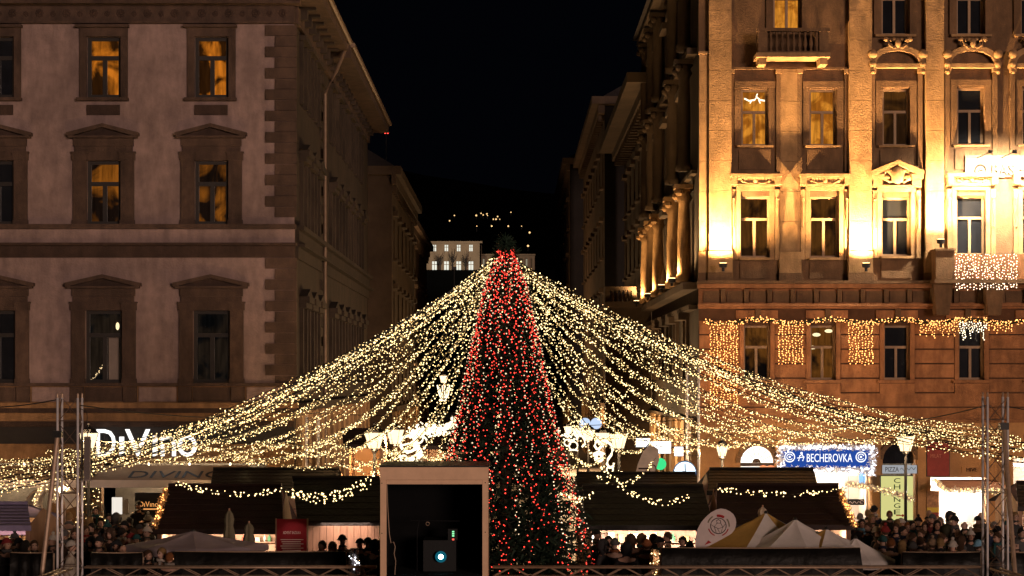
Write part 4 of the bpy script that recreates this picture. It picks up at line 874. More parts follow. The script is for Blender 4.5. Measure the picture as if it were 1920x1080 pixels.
solid('strip_lamp', MB().box((PX(590, 50), 49.8, PZ(979.5, 50)), (PX(640, 50), 49.83, PZ(978, 50))), STRIP, h); solid('strip_lamp', MB().box((PX(655, 50), 49.8, PZ(979.5, 50)), (PX(708, 50), 49.83, PZ(978, 50))), STRIP, h)
light('AREA', 'hut_light', P(648, 980, 49.72), h, 60, (1, .72, .6), .1).data.size = 1.2
hut(1096, 1336, 1092, 1318, 912, 985, 50, 'dark-roofed market hut with bright open counter right of the tree', roofm=DWOOD2, energy=900, lampc=(1, .92, .8))
hut(1340, 1600, 1345, 1572, 910, 984, 50, 'wide dark red-roofed hut behind the yellow and white parasols', energy=600)
hut(1078, 1310, 1082, 1304, 888, 922, 57, 'black-roofed hut in the second row right of the tree', roofm=DWOOD2, energy=25)
hut(1325, 1535, 1330, 1525, 880, 920, 57, 'black-roofed hut in the second row before the blue sign', roofm=DWOOD2, energy=25)
hut(395, 640, 400, 636, 880, 922, 57, 'black-roofed hut in the second row left of the projector housing', roofm=DWOOD2, energy=25)
hut(645, 722, 640, 716, 806, 834, 63, 'orange-lit small hut under the left street lanterns', energy=160, lampc=(1, .6, .22), goods=False)
hut(790, 848, 792, 845, 812, 836, 63, 'small lit hut behind the glowing spoke wheel ornament', energy=160, lampc=(1, .72, .4), goods=False)
hut(-60, 62, -50, 52, 945, 985, 47, 'yellowish hut with purple-lit roof at the left edge', energy=160, lampc=(1, .75, .4), roofm=M('purple_lit_roof', (.26, .22, .36), .5, .2, 4, .2))  # purple light put into the roof colour
hut(1905, 2010, 1905, 2000, 905, 950, 56, 'white-lit hut at the right edge beyond the truss tower', energy=160, lampc=(1, .9, .8))

# ---------------------------------------------------------------- parasols
def parasol(x, yp, d, rad, drop, label, mats, sides=8, rot=0., par_z=None, scallop=.02):
    p = P(x, yp, d); t = thing('parasol', (p.x, p.y, 0), label, 'parasol')
    for k in range(sides):
        a0, a1 = 2*math.pi*k/sides+rot, 2*math.pi*(k+1)/sides+rot; m = MB(); n = 5; q = 4
        for i in range(n+1):
            for j in range(q+1):
                s = i/n; e = Vector((math.cos(a0), math.sin(a0), 0)).lerp(Vector((math.cos(a1), math.sin(a1), 0)), j/q)*rad
                sag = -.05*math.sin(s*math.pi)*(.4+.6*math.sin(j/q*math.pi)); m.v.append((p.x+e.x*max(s, .02), p.y+e.y*max(s, .02), p.z-drop*s+sag))
        m.f = [(i*(q+1)+j, i*(q+1)+j+1, (i+1)*(q+1)+j+1, (i+1)*(q+1)+j) for i in range(n) for j in range(q)]
        k0 = len(m.v); b0 = m.v[n*(q+1):]; m.v += [(x_*1, y_, z_-.13) for x_, y_, z_ in b0]
        m.f += [(n*(q+1)+j, n*(q+1)+j+1, k0+j+1, k0+j) for j in range(q)]
        solid('panel', m, mats[k % len(mats)], t, smooth=True)
        e = Vector((p.x+math.cos(a0)*rad*.98, p.y+math.sin(a0)*rad*.98, p.z-drop-.02)); solid('rib', MB().tube([p-Vector((0, 0, .04)), e], .012, 5), STEEL, t)
    solid('pole', MB().tube([(p.x, p.y, .05), (p.x, p.y, p.z+.02)], .025, 8), WOOD, t); solid('cap', MB().lathe([(.05, -.01), (.045, .03), (.015, .06)], p, 8), BLACK, t); solid('foot', MB().lathe([(.3, 0.004), (.3, .06), (.05, .09)], (p.x, p.y, 0), 12), STEEL, t)
CANV = M('white_canvas', (.85, .78, .75), .85, .08, 3, .15, 14); YEL = M('yellow_canvas', (.62, .37, .1), .85, .1, 3, .15, 14); LAV = M('lavender_canvas', (.4, .32, .36), .85, .1, 3, .15, 14)
parasol(362, 996, 46, 1.72, .33, 'wide lavender-grey parasol in front of the left hut', [LAV], 8, .2)
parasol(1436, 962, 46.4, 1.5, .72, 'highest of the yellow and white parasols, left end of their row', [CANV, CANV, CANV, YEL, YEL, CANV, YEL, CANV], 8, .35)
parasol(1491, 974, 45.6, 1.2, .6, 'second yellow and white parasol from the left of the row', [CANV, CANV, CANV, YEL, CANV, CANV, CANV, CANV], 8, .1)
parasol(1549, 992, 45.4, 1.0, .42, 'third yellow and white parasol from the left of the row', [CANV, CANV, CANV, CANV, YEL, CANV, CANV, CANV], 8, .5)
parasol(1604, 1009, 45.2, .95, .5, 'lowest mostly white parasol, right end of the row', [CANV], 8, .2)
def folded(x, yt, yb, d, label, mat):
    p = P(x, yt, d); z0 = PZ(yb, d); t = thing('folded_parasol', (p.x, p.y, 0), label, 'parasol'); h = p.z-z0; m = MB(); n = 14; pr = [(.03, 0), (.09, -.12*h), (.12, -.3*h), (.1, -.5*h), (.14, -.75*h), (.15, -h)]
    for r_, z in pr:
        for j in range(n): a = 2*math.pi*j/n; q = r_*(1 if j % 2 else .72); m.v.append((p.x+q*math.cos(a), p.y+q*math.sin(a), p.z+z))
    m.f = [(i*n+j, i*n+(j+1) % n, (i+1)*n+(j+1) % n, (i+1)*n+j) for i in range(len(pr)-1) for j in range(n)]+[tuple(range(n))]
    solid('canvas', m, mat, t); solid('pole', MB().tube([(p.x, p.y, .004), (p.x, p.y, p.z+.05)], .022, 8), WOOD, t)
GREENC = M('olive_canvas', (.16, .14, .09), .9, .2, 5, .2)
folded(430, 957, 1015, 47, 'taller folded olive parasol beside the red banner', GREENC); folded(467, 981, 1020, 46.8, 'shorter folded olive parasol beside the red banner', GREENC)
folded(1430, 951, 985, 46.9, 'folded cream parasol tip above the highest yellow and white parasol', M('cream_canvas', (.5, .4, .3), .9, .2, 5, .2))

# ---------------------------------------------------------------- banners, flags
REDB = M('red_banner_cloth', (.32, .012, .02), .7, .12, 3, .1); WTXT = M('white_print', (.75, .6, .55), .7, .1, 5, 0)
d = 48.6; f = Face('F', d); t = thing('red_banner', (PX(547, d), d, 0), 'dark red banner with white print in front of the plank-fronted hut', 'banner')
f.box('cloth', PX(519, d), PX(575, d), PZ(1040, d), PZ(973, d), -.02, 0.01, REDB, t)
letters(f, 'ADVENT BAZILIKA', PX(531, d), PX(564, d), PZ(1001, d), PZ(996, d), .012, WTXT, t, .004)
for k in range(6): f.box('print_line', PX(526+k % 3*2, d), PX(569-k % 2*5, d), PZ(1012.4+k*4, d), PZ(1011+k*4, d), .0102, .013, WTXT, t)
for x in (517.5, 576.5): f.box('post', PX(x-1.3, d), PX(x+1.3, d), 0, PZ(972, d), -.03, .02, WOOD, t)
light('SPOT', 'banner_lamp', P(547, 960, d-.5), t, 7, (1, .8, .65), .05, 80, (0, .45, -1))
d = 58.5; f = Face('F', d)
t = thing('sail_flag', (PX(1206, d), d, 0), 'pale leaning sail flag with small dark print near the street lanterns', 'flag')
f.poly('cloth', [(PX(x, d), PZ(y, d)) for x, y in ((1189, 900), (1224, 900), (1236, 862), (1234, 842), (1219, 832), (1205, 848), (1196, 870))], -.02, 0.0, M('flag_cloth', (.6, .5, .44), .8, .15, 4, .1), t)
f.box('print_line', PX(1197, d), PX(1216, d), PZ(880, d), PZ(877, d), .002, .006, BROWN_D, t); letters(f, 'BOR', PX(1208, d), PX(1216, d), PZ(888, d), PZ(884, d), .002, BLACK, t, .01)
f.put('logo', MB().tube([(.1*math.cos(a*.5), 0, .13*math.sin(a*.5)) for a in range(-1, 9)], .014, 5), PX(1224, d), .01, PZ(880, d), BROWN, t); f.put('logo', MB().ball((0, 0, 0), .12, 10, 6, 1, .1, 1.3), PX(1197, d), .0, PZ(893, d), YEL, t)
solid('pole', MB().tube([(PX(1186, d), d+.03, 0), P(1189, 900, d+.03), P(1205, 845, d+.03), P(1219, 830, d+.03)], .02, 6), BLACK, t)
d = 44.6; f = Face('F', d); t = thing('teardrop_flag', (PX(1325, d), d, 0), 'white teardrop flag with round emblem and red arcs beside the parasols', 'flag')
o = [(PX(x, d), PZ(y, d)) for x, y in ((1303, 1027), (1304, 1010), (1308, 992), (1315, 979), (1324, 969), (1333, 961), (1343, 955.5), (1352, 953.5), (1361, 955), (1369, 959), (1375, 964), (1379, 971), (1380.5, 979), (1379.5, 987), (1377, 994), (1372, 1000), (1366, 1004), (1348, 1014), (1329, 1024), (1318, 1028))]
f.poly('cloth', o, -.02, 0, M('flag_white', (.62, .52, .5), .8, .1, 4, .1), t)
cx, cz = PX(1347, d), PZ(986, d); REDP = M('red_print', (.4, .03, .03), .7, .1)
def arc(r, a0, a1, n=14): return [(r*math.cos(R(a0+(a1-a0)*i/n)), .004, r*math.sin(R(a0+(a1-a0)*i/n))) for i in range(n+1)]
f.put('emblem_ring', MB().tube(arc(.172, 0, 360, 24), .009, 4), cx, .0, cz, BLACK, t)
for n_, a0, a1, w_ in (('red_arc', 55, 100, .03), ('red_arc', 195, 250, .016), ('red_arc', 290, 345, .016)): f.put(n_, MB().tube(arc(.225, a0, a1), [.004]+[w_]*13+[.004], 5), cx, -.006, cz, REDP, t)
for a0, a1 in ((120, 165), (-5, 40)): f.put('sage_arc', MB().tube(arc(.24, a0, a1), [.004]+[.016]*13+[.004], 5), cx, -.006, cz, M('sage_print', (.22, .2, .13), .7), t)
f.put('emblem_lines', MB().tube([(-.05, 0, -.15), (-.09, 0, -.02), (-.03, 0, .06), (.05, 0, .06), (.1, 0, -.03), (.06, 0, -.14)], .006, 4).tube([(-.03, 0, .06), (-.04, 0, .12), (0, 0, .14), (.05, 0, .11), (.05, 0, .06)], .008, 4).tube([(-.15, 0, .02), (-.09, 0, -.02), (0, 0, -.06), (.1, 0, -.03), (.15, 0, .04)], .005, 4).tube([(-.02, 0, -.06), (.03, 0, -.15)], .005, 4), cx, .004, cz, BLACK, t)
f.poly('red_patch', [(PX(1321, d), PZ(1022, d)), (PX(1334, d), PZ(1017, d)), (PX(1328, d), PZ(1013, d))], 0.001, .006, REDP, t)
solid('pole', MB().tube([(PX(1318, d), d+.03, 0), P(1310, 1030, d+.03), P(1304, 1010, d+.03)], .014, 6), BLACK, t)
# foil-wrapped bundles
def foil(x, yt, d, w_, label, mat, lightmat=None):
    z = PZ(yt, d); X = PX(x, d); m = MB(); n = 16; k = 9; q = random.Random(int(x))
    for i in range(k+1):
        for j in range(n): a = 2*math.pi*j/n; r_ = w_*(1-.55*i/k)*q.uniform(.78, 1.1); m.v.append((X+r_*math.cos(a), d+r_*math.sin(a), z*i/k+q.uniform(-.03, .03)))
    m.f = [(i*n+j, i*n+(j+1) % n, (i+1)*n+(j+1) % n, (i+1)*n+j) for i in range(k) for j in range(n)]+[tuple(range(k*n, k*n+n))]
    t = thing('foil_bundle', (X, d, 0), label, 'bundle'); solid('wrapping', m, mat, t)
    solid('bulbs', bulbs([(X+q.uniform(-.6, .6)*w_, d-w_*q.uniform(.6, .95), z*q.uniform(.62, .97)) for i in range(14)], .012, .02), lightmat or BWHITE, t, kind='stuff')
foil(664, 1030, 43.3, .22, 'crumpled silver foil bundle with small lights beside the couple with caps', M('silver_foil', (.7, .62, .62), .25, .2, 8, .6, 14, metal=.9), BCOOL); foil(1228, 1032, 43.4, .22, 'crumpled gold foil bundle with small lights at the barrier end', M('gold_foil', (.55, .36, .2), .25, .2, 8, .6, 14, metal=.9))

# ---------------------------------------------------------------- shopfront with white letters (left)
t = thing('letter_sign', A.m(U(281), .5, Z(856)), 'large glowing white letter sign across the left shop front', 'sign')
SGN = E('sign_white_light', (1, .96, .92), 1.6)
for ch, xa, xb, ya, yb in (('D', 188, 223, 804, 854), ('\u0131', 230.5, 238.5, 818, 854), ('V', 241, 287, 804, 855), ('\u0131', 292.5, 300.5, 816, 854), ('n', 307, 335, 817, 854), ('o', 339, 374, 815, 855)):
    letters(A, ch, U(xa), U(xb), Z(yb), Z(ya), .55, SGN, t, .1, 'letter')
for y in (812, 846): A.box('mounting_rail', U(186), U(376), Z(y+1.2), Z(y-1.2), .42, .5, DFRAME, t)
for x in (200, 280, 360): A.box('wall_bracket', U(x-1), U(x+1), Z(848), Z(810), .301, .42, DFRAME, t)
CAN = M('tan_awning_cloth', (.5, .33, .2), .85, .12, 3, .15, 20)
def awning(xa, xb, yt, yb, o, valance, label, mat, vm=None, txt=None):
    t = thing('awning', A.m(U((xa+xb)/2), o/2, Z(yb)), label, 'awning')
    d1 = D-o; a, b = U(xa), U(xb); z0, z1 = Z(yt), PZ(yb, d1)
    solid('cloth', MB().add([(a, D-.09, z0), (b, D-.09, z0), (b, d1, z1), (a, d1, z1), (a, D-.09, z0-.02), (b, D-.09, z0-.02), (b, d1, z1-.02), (a, d1, z1-.02)], [(0, 1, 2, 3), (7, 6, 5, 4), (0, 4, 7, 3), (1, 2, 6, 5)]), mat, t)
    solid('valance', MB().box((a, d1-.012, z1-valance), (b, d1, z1)), vm or mat, t)
    for x in (a+.05, b-.05): solid('arm', MB().tube([(x, D-.1, z1-.15), (x, d1+.02, z1-.03)], .02, 6), STEEL, t)
    if txt:
        src = glyph(txt); vs = [v.co for v in src.vertices]; xs = [v.x for v in vs]; ys = [v.y for v in vs]; m = MB()
        for v in vs:
            s = (v.x-min(xs))/(max(xs)-min(xs)); q = (v.y-min(ys))/(max(ys)-min(ys)); q = .12+q*.45
            m.v.append((a+(b-a)*(.26+.62*s), d1+(D-.09-d1)*q, z1+(z0-z1)*q+.012+(.008 if v.z > 0 else 0)))
        m.f = [tuple(p.vertices) for p in src.polygons]; solid('lettering', m, BLACK, t)
awning(185, 470, 872, 900, 2.2, .26, 'tan shop awning with dark letters and pale valance under the white letter sign', CAN, M('pale_valance', (.8, .7, .64), .8, .08, 3, .1), 'DIVINO')
awning(-80, 168, 872, 900, 2.2, .26, 'tan shop awning left of the left truss tower', CAN, M('pale_valance', (.8, .7, .64)))
SHOPG = M('shop_interior', (.10, .08, .06), .8, .4, 2, .2)
for (xa, xb, lab, e) in ((-150, 90, 'deep lit shop opening at the far left under the awning', 300), (190, 500, 'lit wine shop opening under the awning with black menu panels', 420)):
    t = thing('shop_interior', A.m(U((xa+xb)/2), -1.5, 0), lab, 'shop')
    solid('back_wall', MB().box((U(xa), D+2.5, 0), (U(xb), D+2.6, Z(868))), SHOPG, t); solid('ceiling', MB().box((U(xa), D+.46, Z(868)+.02), (U(xb), D+2.6, Z(868)+.1)), SHOPG, t)
    for s in (.25, .5, .75):
        q = Vector((U(xa+(xb-xa)*s), D+1.2, Z(868)-.25)); solid('pendant_lamp', MB().lathe([(.03, .24), (.03, .1), (.16, -.02), (.15, -.05)], q, 10), E('pendant_glow', (1, .8, .5), 8), t)
        light('POINT', 'pendant_light', q-Vector((0, 0, .15)), t, e/3, (1, .8, .55), .1)
    if xa > 0:
        A.box('menu_panel', U(248), U(305), .6, Z(925), -.55, -.5, M('menu_black', (.012, .012, .014), .4), t); OT = E('orange_lettering', (1, .42, .12), .8, 'NONE')
        letters(A, 'D\u0131V\u0131no', U(256), U(292), Z(952), Z(942), -.495, OT, t, .02); A.box('print_line', U(264), U(290), Z(957.5), Z(955), -.498, -.49, OT, t)
        A.box('menu_panel', U(205), U(224), .7, Z(934), -.5, -.44, E('menu_light', (1, .92, .8), .9), t); A.box('menu_panel', U(226), U(236), .7, Z(938), -.5, -.44, M('menu_grey', (.3, .28, .25)), t)
# small lit shop tree
q = A.m(U(188), 1.6, 0); t = thing('small_fir_tree', q, 'small dark fir with white bulbs by the shop door', 'tree'); m = MB()
for i in range(1500):
    z = rr.random()**.8*2.6; r_ = .62*(1-z/2.7)*rr.uniform(.5, 1); a = rr.random()*6.283; c = q+Vector((r_*math.cos(a), r_*math.sin(a), .2+z)); v = Vector((math.cos(a), math.sin(a), rr.uniform(-.5, .3)))*.14; s_ = Vector((-v.y, v.x, 0))*.25; m.add([c-s_, c+s_, c+v], [(0, 1, 2)])
solid('crown', m, FIR, t, kind='stuff'); solid('trunk', MB().tube([q, q+Vector((0, 0, 2.6))], [.05, .01], 6), BARK, t)
solid('bulbs', bulbs([q+Vector((.6*(1-z/2.7)*math.cos(a), .6*(1-z/2.7)*math.sin(a), .2+z)) for z, a in ((rr.random()*2.5, rr.random()*6.283) for i in range(90))], .014, .024), BWHITE, t, kind='stuff')

# ---------------------------------------------------------------- shopfronts of the right building
def shop(xa, xb, yt, label, back, e, col=(1, .9, .75)):
    t = thing('shop_interior', B.m(U((xa+xb)/2), -1.5, 0), label, 'shop'); top = Z(yt)
    solid('back_wall', MB().box((U(xa), D+2.0, 0), (U(xb), D+2.1, top)), back, t); solid('ceiling', MB().box((U(xa), D+.52, top+.02), (U(xb), D+2.1, top+.1)), back, t)
    for x in (xa, xb): solid('side_wall', MB().box((U(x)-.05, D+.52, 0), (U(x)+.05, D+2, top)), back, t)
    q = Vector((U((xa+xb)/2), D+1, top-.25)); solid('ceiling_lamp', MB().box(q-Vector((.5*(U(xb)-U(xa))*.8, .1, 0)), q+Vector((.5*(U(xb)-U(xa))*.8, .1, .06))), E('shop_lamp', (1, .95, .88), 16), t)
    light('POINT', 'shop_light', q-Vector((0, 0, .2)), t, e, col, .2); return t
CRM = M('cream_shop_wall', (.6, .5, .4), .8, .1, 3, .1)
shop(1388, 1452, 836, 'brightly lit doorway under the glowing fanlight', CRM, 70); shop(1460, 1632, 880, 'bright bar shop below the blue sign', CRM, 300); t = shop(1655, 1716, 870, 'dark pizza shop doorway behind the yellow exchange sign', SHOPG, 30); shop(1745, 1850, 897, 'white-lit shop window beyond the right-hand crowd', CRM, 380, (1, .95, .9)); shop(1900, 2050, 862, 'lit shop at the right edge of the ochre building', CRM, 90)
B.box('door_glass', U(1655), U(1716), Z(870), Z(832), -.4, -.38, DARKPANE, t)
t = thing('fanlight', B.m(U(1420), -.2, Z(868)), 'glowing white half-round fanlight over the shop door', 'window'); n = 14
B.poly('pane', [(U(1420+31*math.cos(math.pi*i/n)), Z(868-31*math.sin(math.pi*i/n))) for i in range(n+1)], -.3, -.27, E('fanlight_glow', (1, .95, .84), 2.2), t)
for i in range(1, 7): a = math.pi*i/7; B.put('glazing_bar', MB().tube([(.2*math.cos(a), 0, .2*math.sin(a)), (.56*math.cos(a), 0, .56*math.sin(a))], .012, 4), U(1420), -.24, Z(868), M('brass', (.5, .33, .12), .4, .1, 5, 0, metal=.5), t)
B.poly('hub', [(U(1420+8*math.cos(math.pi*i/8)), Z(868-8*math.sin(math.pi*i/8))) for i in range(9)], -.26, -.22, BROWN, t); B.box('transom', U(1388), U(1452), Z(874), Z(868.5), -.32, -.1, BROWN_D, t)
t = thing('door_sign', B.m(U(1420), .05, Z(890)), 'small lit sign with green stripe and orange heart under the fanlight', 'sign')
B.box('panel', U(1389), U(1451), Z(891), Z(875), -.08, .04, E('small_sign_light', (.8, .9, .95), 1.0), t); B.box('stripe', U(1389.5), U(1424), Z(890), Z(886), .041, .05, E('green_stripe', (.15, .7, .4), .9), t)
B.put('heart', MB().ball((-.13, 0, .05), .17, 10, 6, 1, .15, .85).ball((.13, 0, .05), .17, 10, 6, 1, .15, .85).prism([(-.27, -.02), (0, -.22), (.27, -.02), (0, .1)], -.025, .025), U(1438), .06, Z(882.5), E('orange_heart', (1, .3, .12), 1.1), t); B.put('script_line', MB().tube([(i*.045, 0, .04*math.sin(i*1.6)-.012*i) for i in range(12)], .012, 4), U(1394), .045, Z(878.5), M('blue_print', (.03, .08, .3)), t)
# blue sign with tinsel
t = thing('blue_sign', B.m(U(1546), .3, Z(880)), 'backlit blue sign with white capitals framed in sparkling white tinsel', 'sign')
rb('panel', 1462, 1630, 840, 876, .2, .34, E('blue_sign_light', (.018, .07, .36), 1.0), t); letters(B, 'BECHEROVKA', U(1510), U(1595), Z(865.5), Z(850), .345, E('sign_lettering', (.95, .97, 1), 1.3), t, .02)
for x in (1478, 1611): B.put('round_mark', MB().tube(arc(.17, 0, 360, 20), .02, 5).tube(arc(.1, 20, 330, 14), .016, 5).ball((0, 0, 0), .04, 8, 5), U(x), .36, Z(856), E('sign_lettering', (.95, .97, 1), 1.3), t)
B.put('figure_mark', MB().tube([(-.08, 0, -.12), (-.04, 0, .06), (.04, 0, .1), (.1, 0, .0), (.06, 0, -.12)], .02, 5).ball((.02, 0, .15), .045, 8, 5).tube([(-.13, 0, -.02), (.12, 0, .02)], .016, 5), U(1499), .36, Z(857), E('sign_lettering', (.95, .97, 1), 1.3), t)
TIN = M('white_tinsel', (.75, .77, .82), .4, .1, 6, 0); m = MB(); tb = []
for i in range(2600):
    k = rr.random(); edge = rr.randrange(10)
    x, y = (1458+176*k, 838+rr.gauss(0, 2.5)) if edge < 4 else (1458+176*k, 879+rr.gauss(2, 3.5)) if edge < 8 else ((1461, 1631)[edge-8]+rr.gauss(0, 4), 836+k*56)
    c = B.m(U(x), .36+rr.random()*.12, Z(y)); v = Vector((rr.uniform(-1, 1), rr.uniform(-1, .2), rr.uniform(-1, 1))).normalized()*.09; s_ = v.cross(Vector((.3, 1, .2)))*.22; m.add([c-s_, c+s_, c+v], [(0, 1, 2)])
    if i % 9 == 0: tb.append(c-Vector((0, .1, 0)))
solid('tinsel', m, TIN, t, kind='stuff'); solid('bulbs', bulbs(tb, .016, .028), BCOOL, t, kind='stuff')
light('AREA', 'sign_wash', B.m(U(1546), .7, Z(884)), t, 12, (.85, .9, 1)).data.size = 2.5
t = thing('bottle_display', B.m(U(1613), .35, Z(905)), 'glowing blue bottle standing below the blue sign', 'bottle'); B.put('bottle', lambda: MB().lathe([(.1, 0), (.11, .3), (.045, .42), (.045, .58)], n=10), U(1613), .35, Z(906), E('blue_glass_glow', (.3, .6, 1), 1.2), t)
B.box('shelf', U(1590), U(1632), Z(907.5), Z(906.2), -.02, .5, STONE, t)
# pizza fascia, yellow exchange sign
t = thing('pizza_sign', B.m(U(1686), .1, Z(888)), 'pale grey sign with thin dark capitals over the dark doorway', 'sign')
rb('panel', 1654, 1718, 872, 887.5, .02, .1, E('pale_sign_light', (.62, .64, .68), .55), t); letters(B, 'PIZZA', U(1659), U(1684), Z(884), Z(875.5), .102, BLACK, t, .02)
B.put('script_line', MB().tube([(i*.035, 0, .05*math.sin(i*1.3)+.01*i*.3) for i in range(16)], .009, 4), U(1687), .11, Z(880), BLACK, t)
t = thing('exchange_sign', B.m(U(1683), .7, Z(976)), 'tall glowing yellow sign with stacked dark capitals and an arrow', 'sign'); SF = Face('F', D-.7)
def su(x): return PX(x, D-.7)
def sz(y): return PZ(y, D-.7)
SF.box('panel', su(1653), su(1712), sz(975), sz(893), -.12, 0, E('yellow_sign_light', (.9, .86, .32), .75), t); SF.box('case', su(1651.5), su(1713.5), sz(976.5), sz(891.5), -.16, -.121, BLACK, t); GD = M('dark_green_print', (.012, .05, .02), .6, .1)
for k, ch in enumerate('CHANGE'): letters(SF, ch, su(1676), su(1688), sz(905.5+k*11.8), sz(896.5+k*11.8), .002, GD, t, .02, 'letter')
SF.poly('arrow', [(su(1680), sz(967.6)), (su(1691), sz(967.6)), (su(1691), sz(969.6)), (su(1697.5), sz(966.6)), (su(1691), sz(963.6)), (su(1691), sz(965.6)), (su(1680), sz(965.6))], .002, .02, M('arrow_red', (.3, .05, .02)), t); SF.box('wall_bracket', su(1676), su(1690), sz(930), sz(926), -.68, -.161, BLACK, t)
# posters, red sign, brown awning with frosted edge
t = thing('red_poster', B.m(U(1757), .1, Z(890)), 'dark red menu poster right of the pizza doorway', 'poster'); rb('panel', 1737, 1778, 829, 892, .101, .16, M('poster_red', (.22, .03, .02), .6, .25, 3, .1), t); letters(B, 'MILAT', U(1743), U(1763), Z(858), Z(851), .162, M('poster_print', (.4, .15, .1)), t, .01)
rb('frame', 1735.5, 1779.5, 827.5, 893.5, .095, .12, DFRAME, t)
t = thing('pizza_poster', B.m(U(1748), .2, Z(1000)), 'food poster with yellow and red bands beside the white-lit shop', 'poster'); rb('panel', 1736, 1759, 920, 985, .101, .16, M('poster_food', (.35, .17, .07), .6, .6, 6, .1), t); rb('yellow_band', 1736.3, 1758.7, 951, 960, .161, .17, M('poster_yellow', (.6, .42, .05)), t); rb('red_band', 1736.3, 1758.7, 960.3, 968, .161, .17, M('poster_red', (.22, .03, .02)), t); letters(B, 'ZZO', U(1746), U(1758), Z(972), Z(968.5), .162, BLACK, t, .01); rb('post', 1740, 1744, 985, 1003, .1, .14, STEEL, t)
t = thing('small_shop_name', B.m(U(1821), .1, Z(885)), 'small dark capitals on the tan wall above the brown awning', 'sign'); rb('board', 1803, 1838, 874, 887, .02, .06, OCHRE, t); letters(B, 'HIVE', U(1811), U(1831), Z(884), Z(877), .062, BROWN_D, t, .03)
t = thing('frosted_awning', B.m(U(1810), 1, Z(922)), 'brown awning with frosted glowing edge over the white-lit shop', 'awning'); q0, q1 = Z(899), PZ(918, D-1.6)
solid('cloth', MB().add([(U(1752), D-.11, q0), (U(1862), D-.11, q0), (U(1880), D-1.6, q1), (U(1752), D-1.6, q1), (U(1752), D-.11, q0-.02), (U(1862), D-.11, q0-.02), (U(1880), D-1.6, q1-.02), (U(1752), D-1.6, q1-.02)], [(0, 1, 2, 3), (7, 6, 5, 4), (0, 4, 7, 3), (1, 2, 6, 5)]), M('brown_awning', (.2, .08, .04), .85, .2, 3, .2), t)
m = MB(); tb = []
for i in range(900):
    c = Vector((U(1752)+(U(1880)-U(1752))*rr.random(), D-1.62+rr.gauss(0, .04), q1-.04+rr.gauss(0, .06))) if i % 3 else Vector((U(1752)+rr.gauss(0, .05), D-.11-1.5*rr.random(), 0))
    if not i % 3: c.z = q0+(q1-q0)*((D-.11-c.y)/1.5)
    v = Vector((rr.uniform(-1, 1), rr.uniform(-1, .4), rr.uniform(-1, 1))).normalized()*.08; s_ = v.cross(Vector((.3, 1, .2)))*.22; m.add([c-s_, c+s_, c+v], [(0, 1, 2)])
    if i % 7 == 0: tb.append(c-Vector((0, .06, 0)))
solid('frosting', m, M('frosted_tinsel', (.7, .6, .5), .5, .1), t, kind='stuff'); solid('bulbs', bulbs(tb, .012, .022), BWHITE, t, kind='stuff')
t = thing('chalk_board', B.m(U(1605), .9, Z(946)), 'small black board with white script hanging before the bar shop', 'sign'); q = Face('F', D-1.0)
q.box('board', PX(1589, 69), PX(1621, 69), PZ(947, 69), PZ(936, 69), -.03, 0, BLACK, t); q.put('script_line', MB().tube([(i*.04, 0, .035*math.sin(i*1.7)) for i in range(11)], .008, 4), PX(1592, 69), .006, PZ(942, 69), WTXT, t); q.put('swirl', MB().tube(arc(.05, 0, 300, 10), .008, 4), PX(1616, 69), .006, PZ(941, 69), WTXT, t)
for x in (1591, 1619): q.box('hanging_chain', PX(x-.3, 69), PX(x+.3, 69), PZ(936, 69), PZ(882, 69), -.02, -.01, IRON, t)
# round blue-white sign and white shop lights in the street
p = P(1284, 886, 62); t = thing('oval_light_sign', p-Vector((0, 0, .33)), 'round cool white light sign on a post before the ochre building', 'sign')
solid('disc', MB().tube([p+Vector((0, .06, 0)), p-Vector((0, .06, 0))], .33, 24), E('oval_sign_light', (.75, .9, 1), 2.0), t); solid('rim', MB().tube([p+Vector((.34*math.cos(a*math.pi/12), 0, .34*math.sin(a*math.pi/12))) for a in range(25)], .03, 6), M('blue_rim', (.05, .15, .4)), t)
solid('print', MB().tube([p+Vector((-.22, -.07, -.02)), p+Vector((-.05, -.07, .04)), p+Vector((.2, -.07, -.03))], .012, 4).tube([p+Vector((.02, -.07, -.27)), p+Vector((.0, -.07, .27))], .018, 4), M('blue_print', (.03, .08, .3)), t); solid('post', MB().tube([(p.x, p.y+.1, 0), (p.x, p.y+.1, p.z)], .03, 6), IRON, t)
for k, (x0, x1, ya, yb, d) in enumerate(((1193, 1218, 822, 838, 74), (1220, 1258, 828, 850, 73), (1265, 1281, 838, 855, 72.5))):
    g = Face('F', d); t = thing('shop_lightbox', g.m(PX((x0+x1)/2, d), 0, PZ(yb, d)), ('leftmost', 'middle, widest', 'rightmost')[k]+' glowing white shop light box on the street corner', 'sign')
    g.box('panel', PX(x0, d), PX(x1, d), PZ(yb, d), PZ(ya, d), -.1, 0, E('lightbox_white', (.95, .98, 1), 2.2), t); g.box('case', PX(x0-1, d), PX(x1+1, d), PZ(yb+1, d), PZ(ya-1, d), -.16, -.101, IRON, t); g.box('bracket', PX(x1, d), 6.45, PZ((ya+yb)/2+1, d), PZ((ya+yb)/2-1, d), -.15, -.11, IRON, t)
p = P(1238, 870, 66); t = thing('green_lamp', p-Vector((0, 0, .2)), 'round green lamp glowing behind the pale sail flag', 'lamp'); solid('globe', MB().ball(p, .2, 12, 8), E('green_glass', (.05, .75, .25), 1.1), t); solid('post', MB().tube([(p.x, p.y, 0), (p.x, p.y, p.z-.19)], .03, 6), IRON, t)
p = P(1108, 794, 96); t = thing('round_street_sign', p-Vector((0, 0, .4)), 'bluish white double round sign hanging over the street', 'sign')
for dx in (-.28, .25): solid('disc', MB().tube([p+Vector((dx, .05, 0)), p+Vector((dx, -.05, 0))], .27, 16), E('blue_white_sign', (.6, .75, 1), 1.0), t)
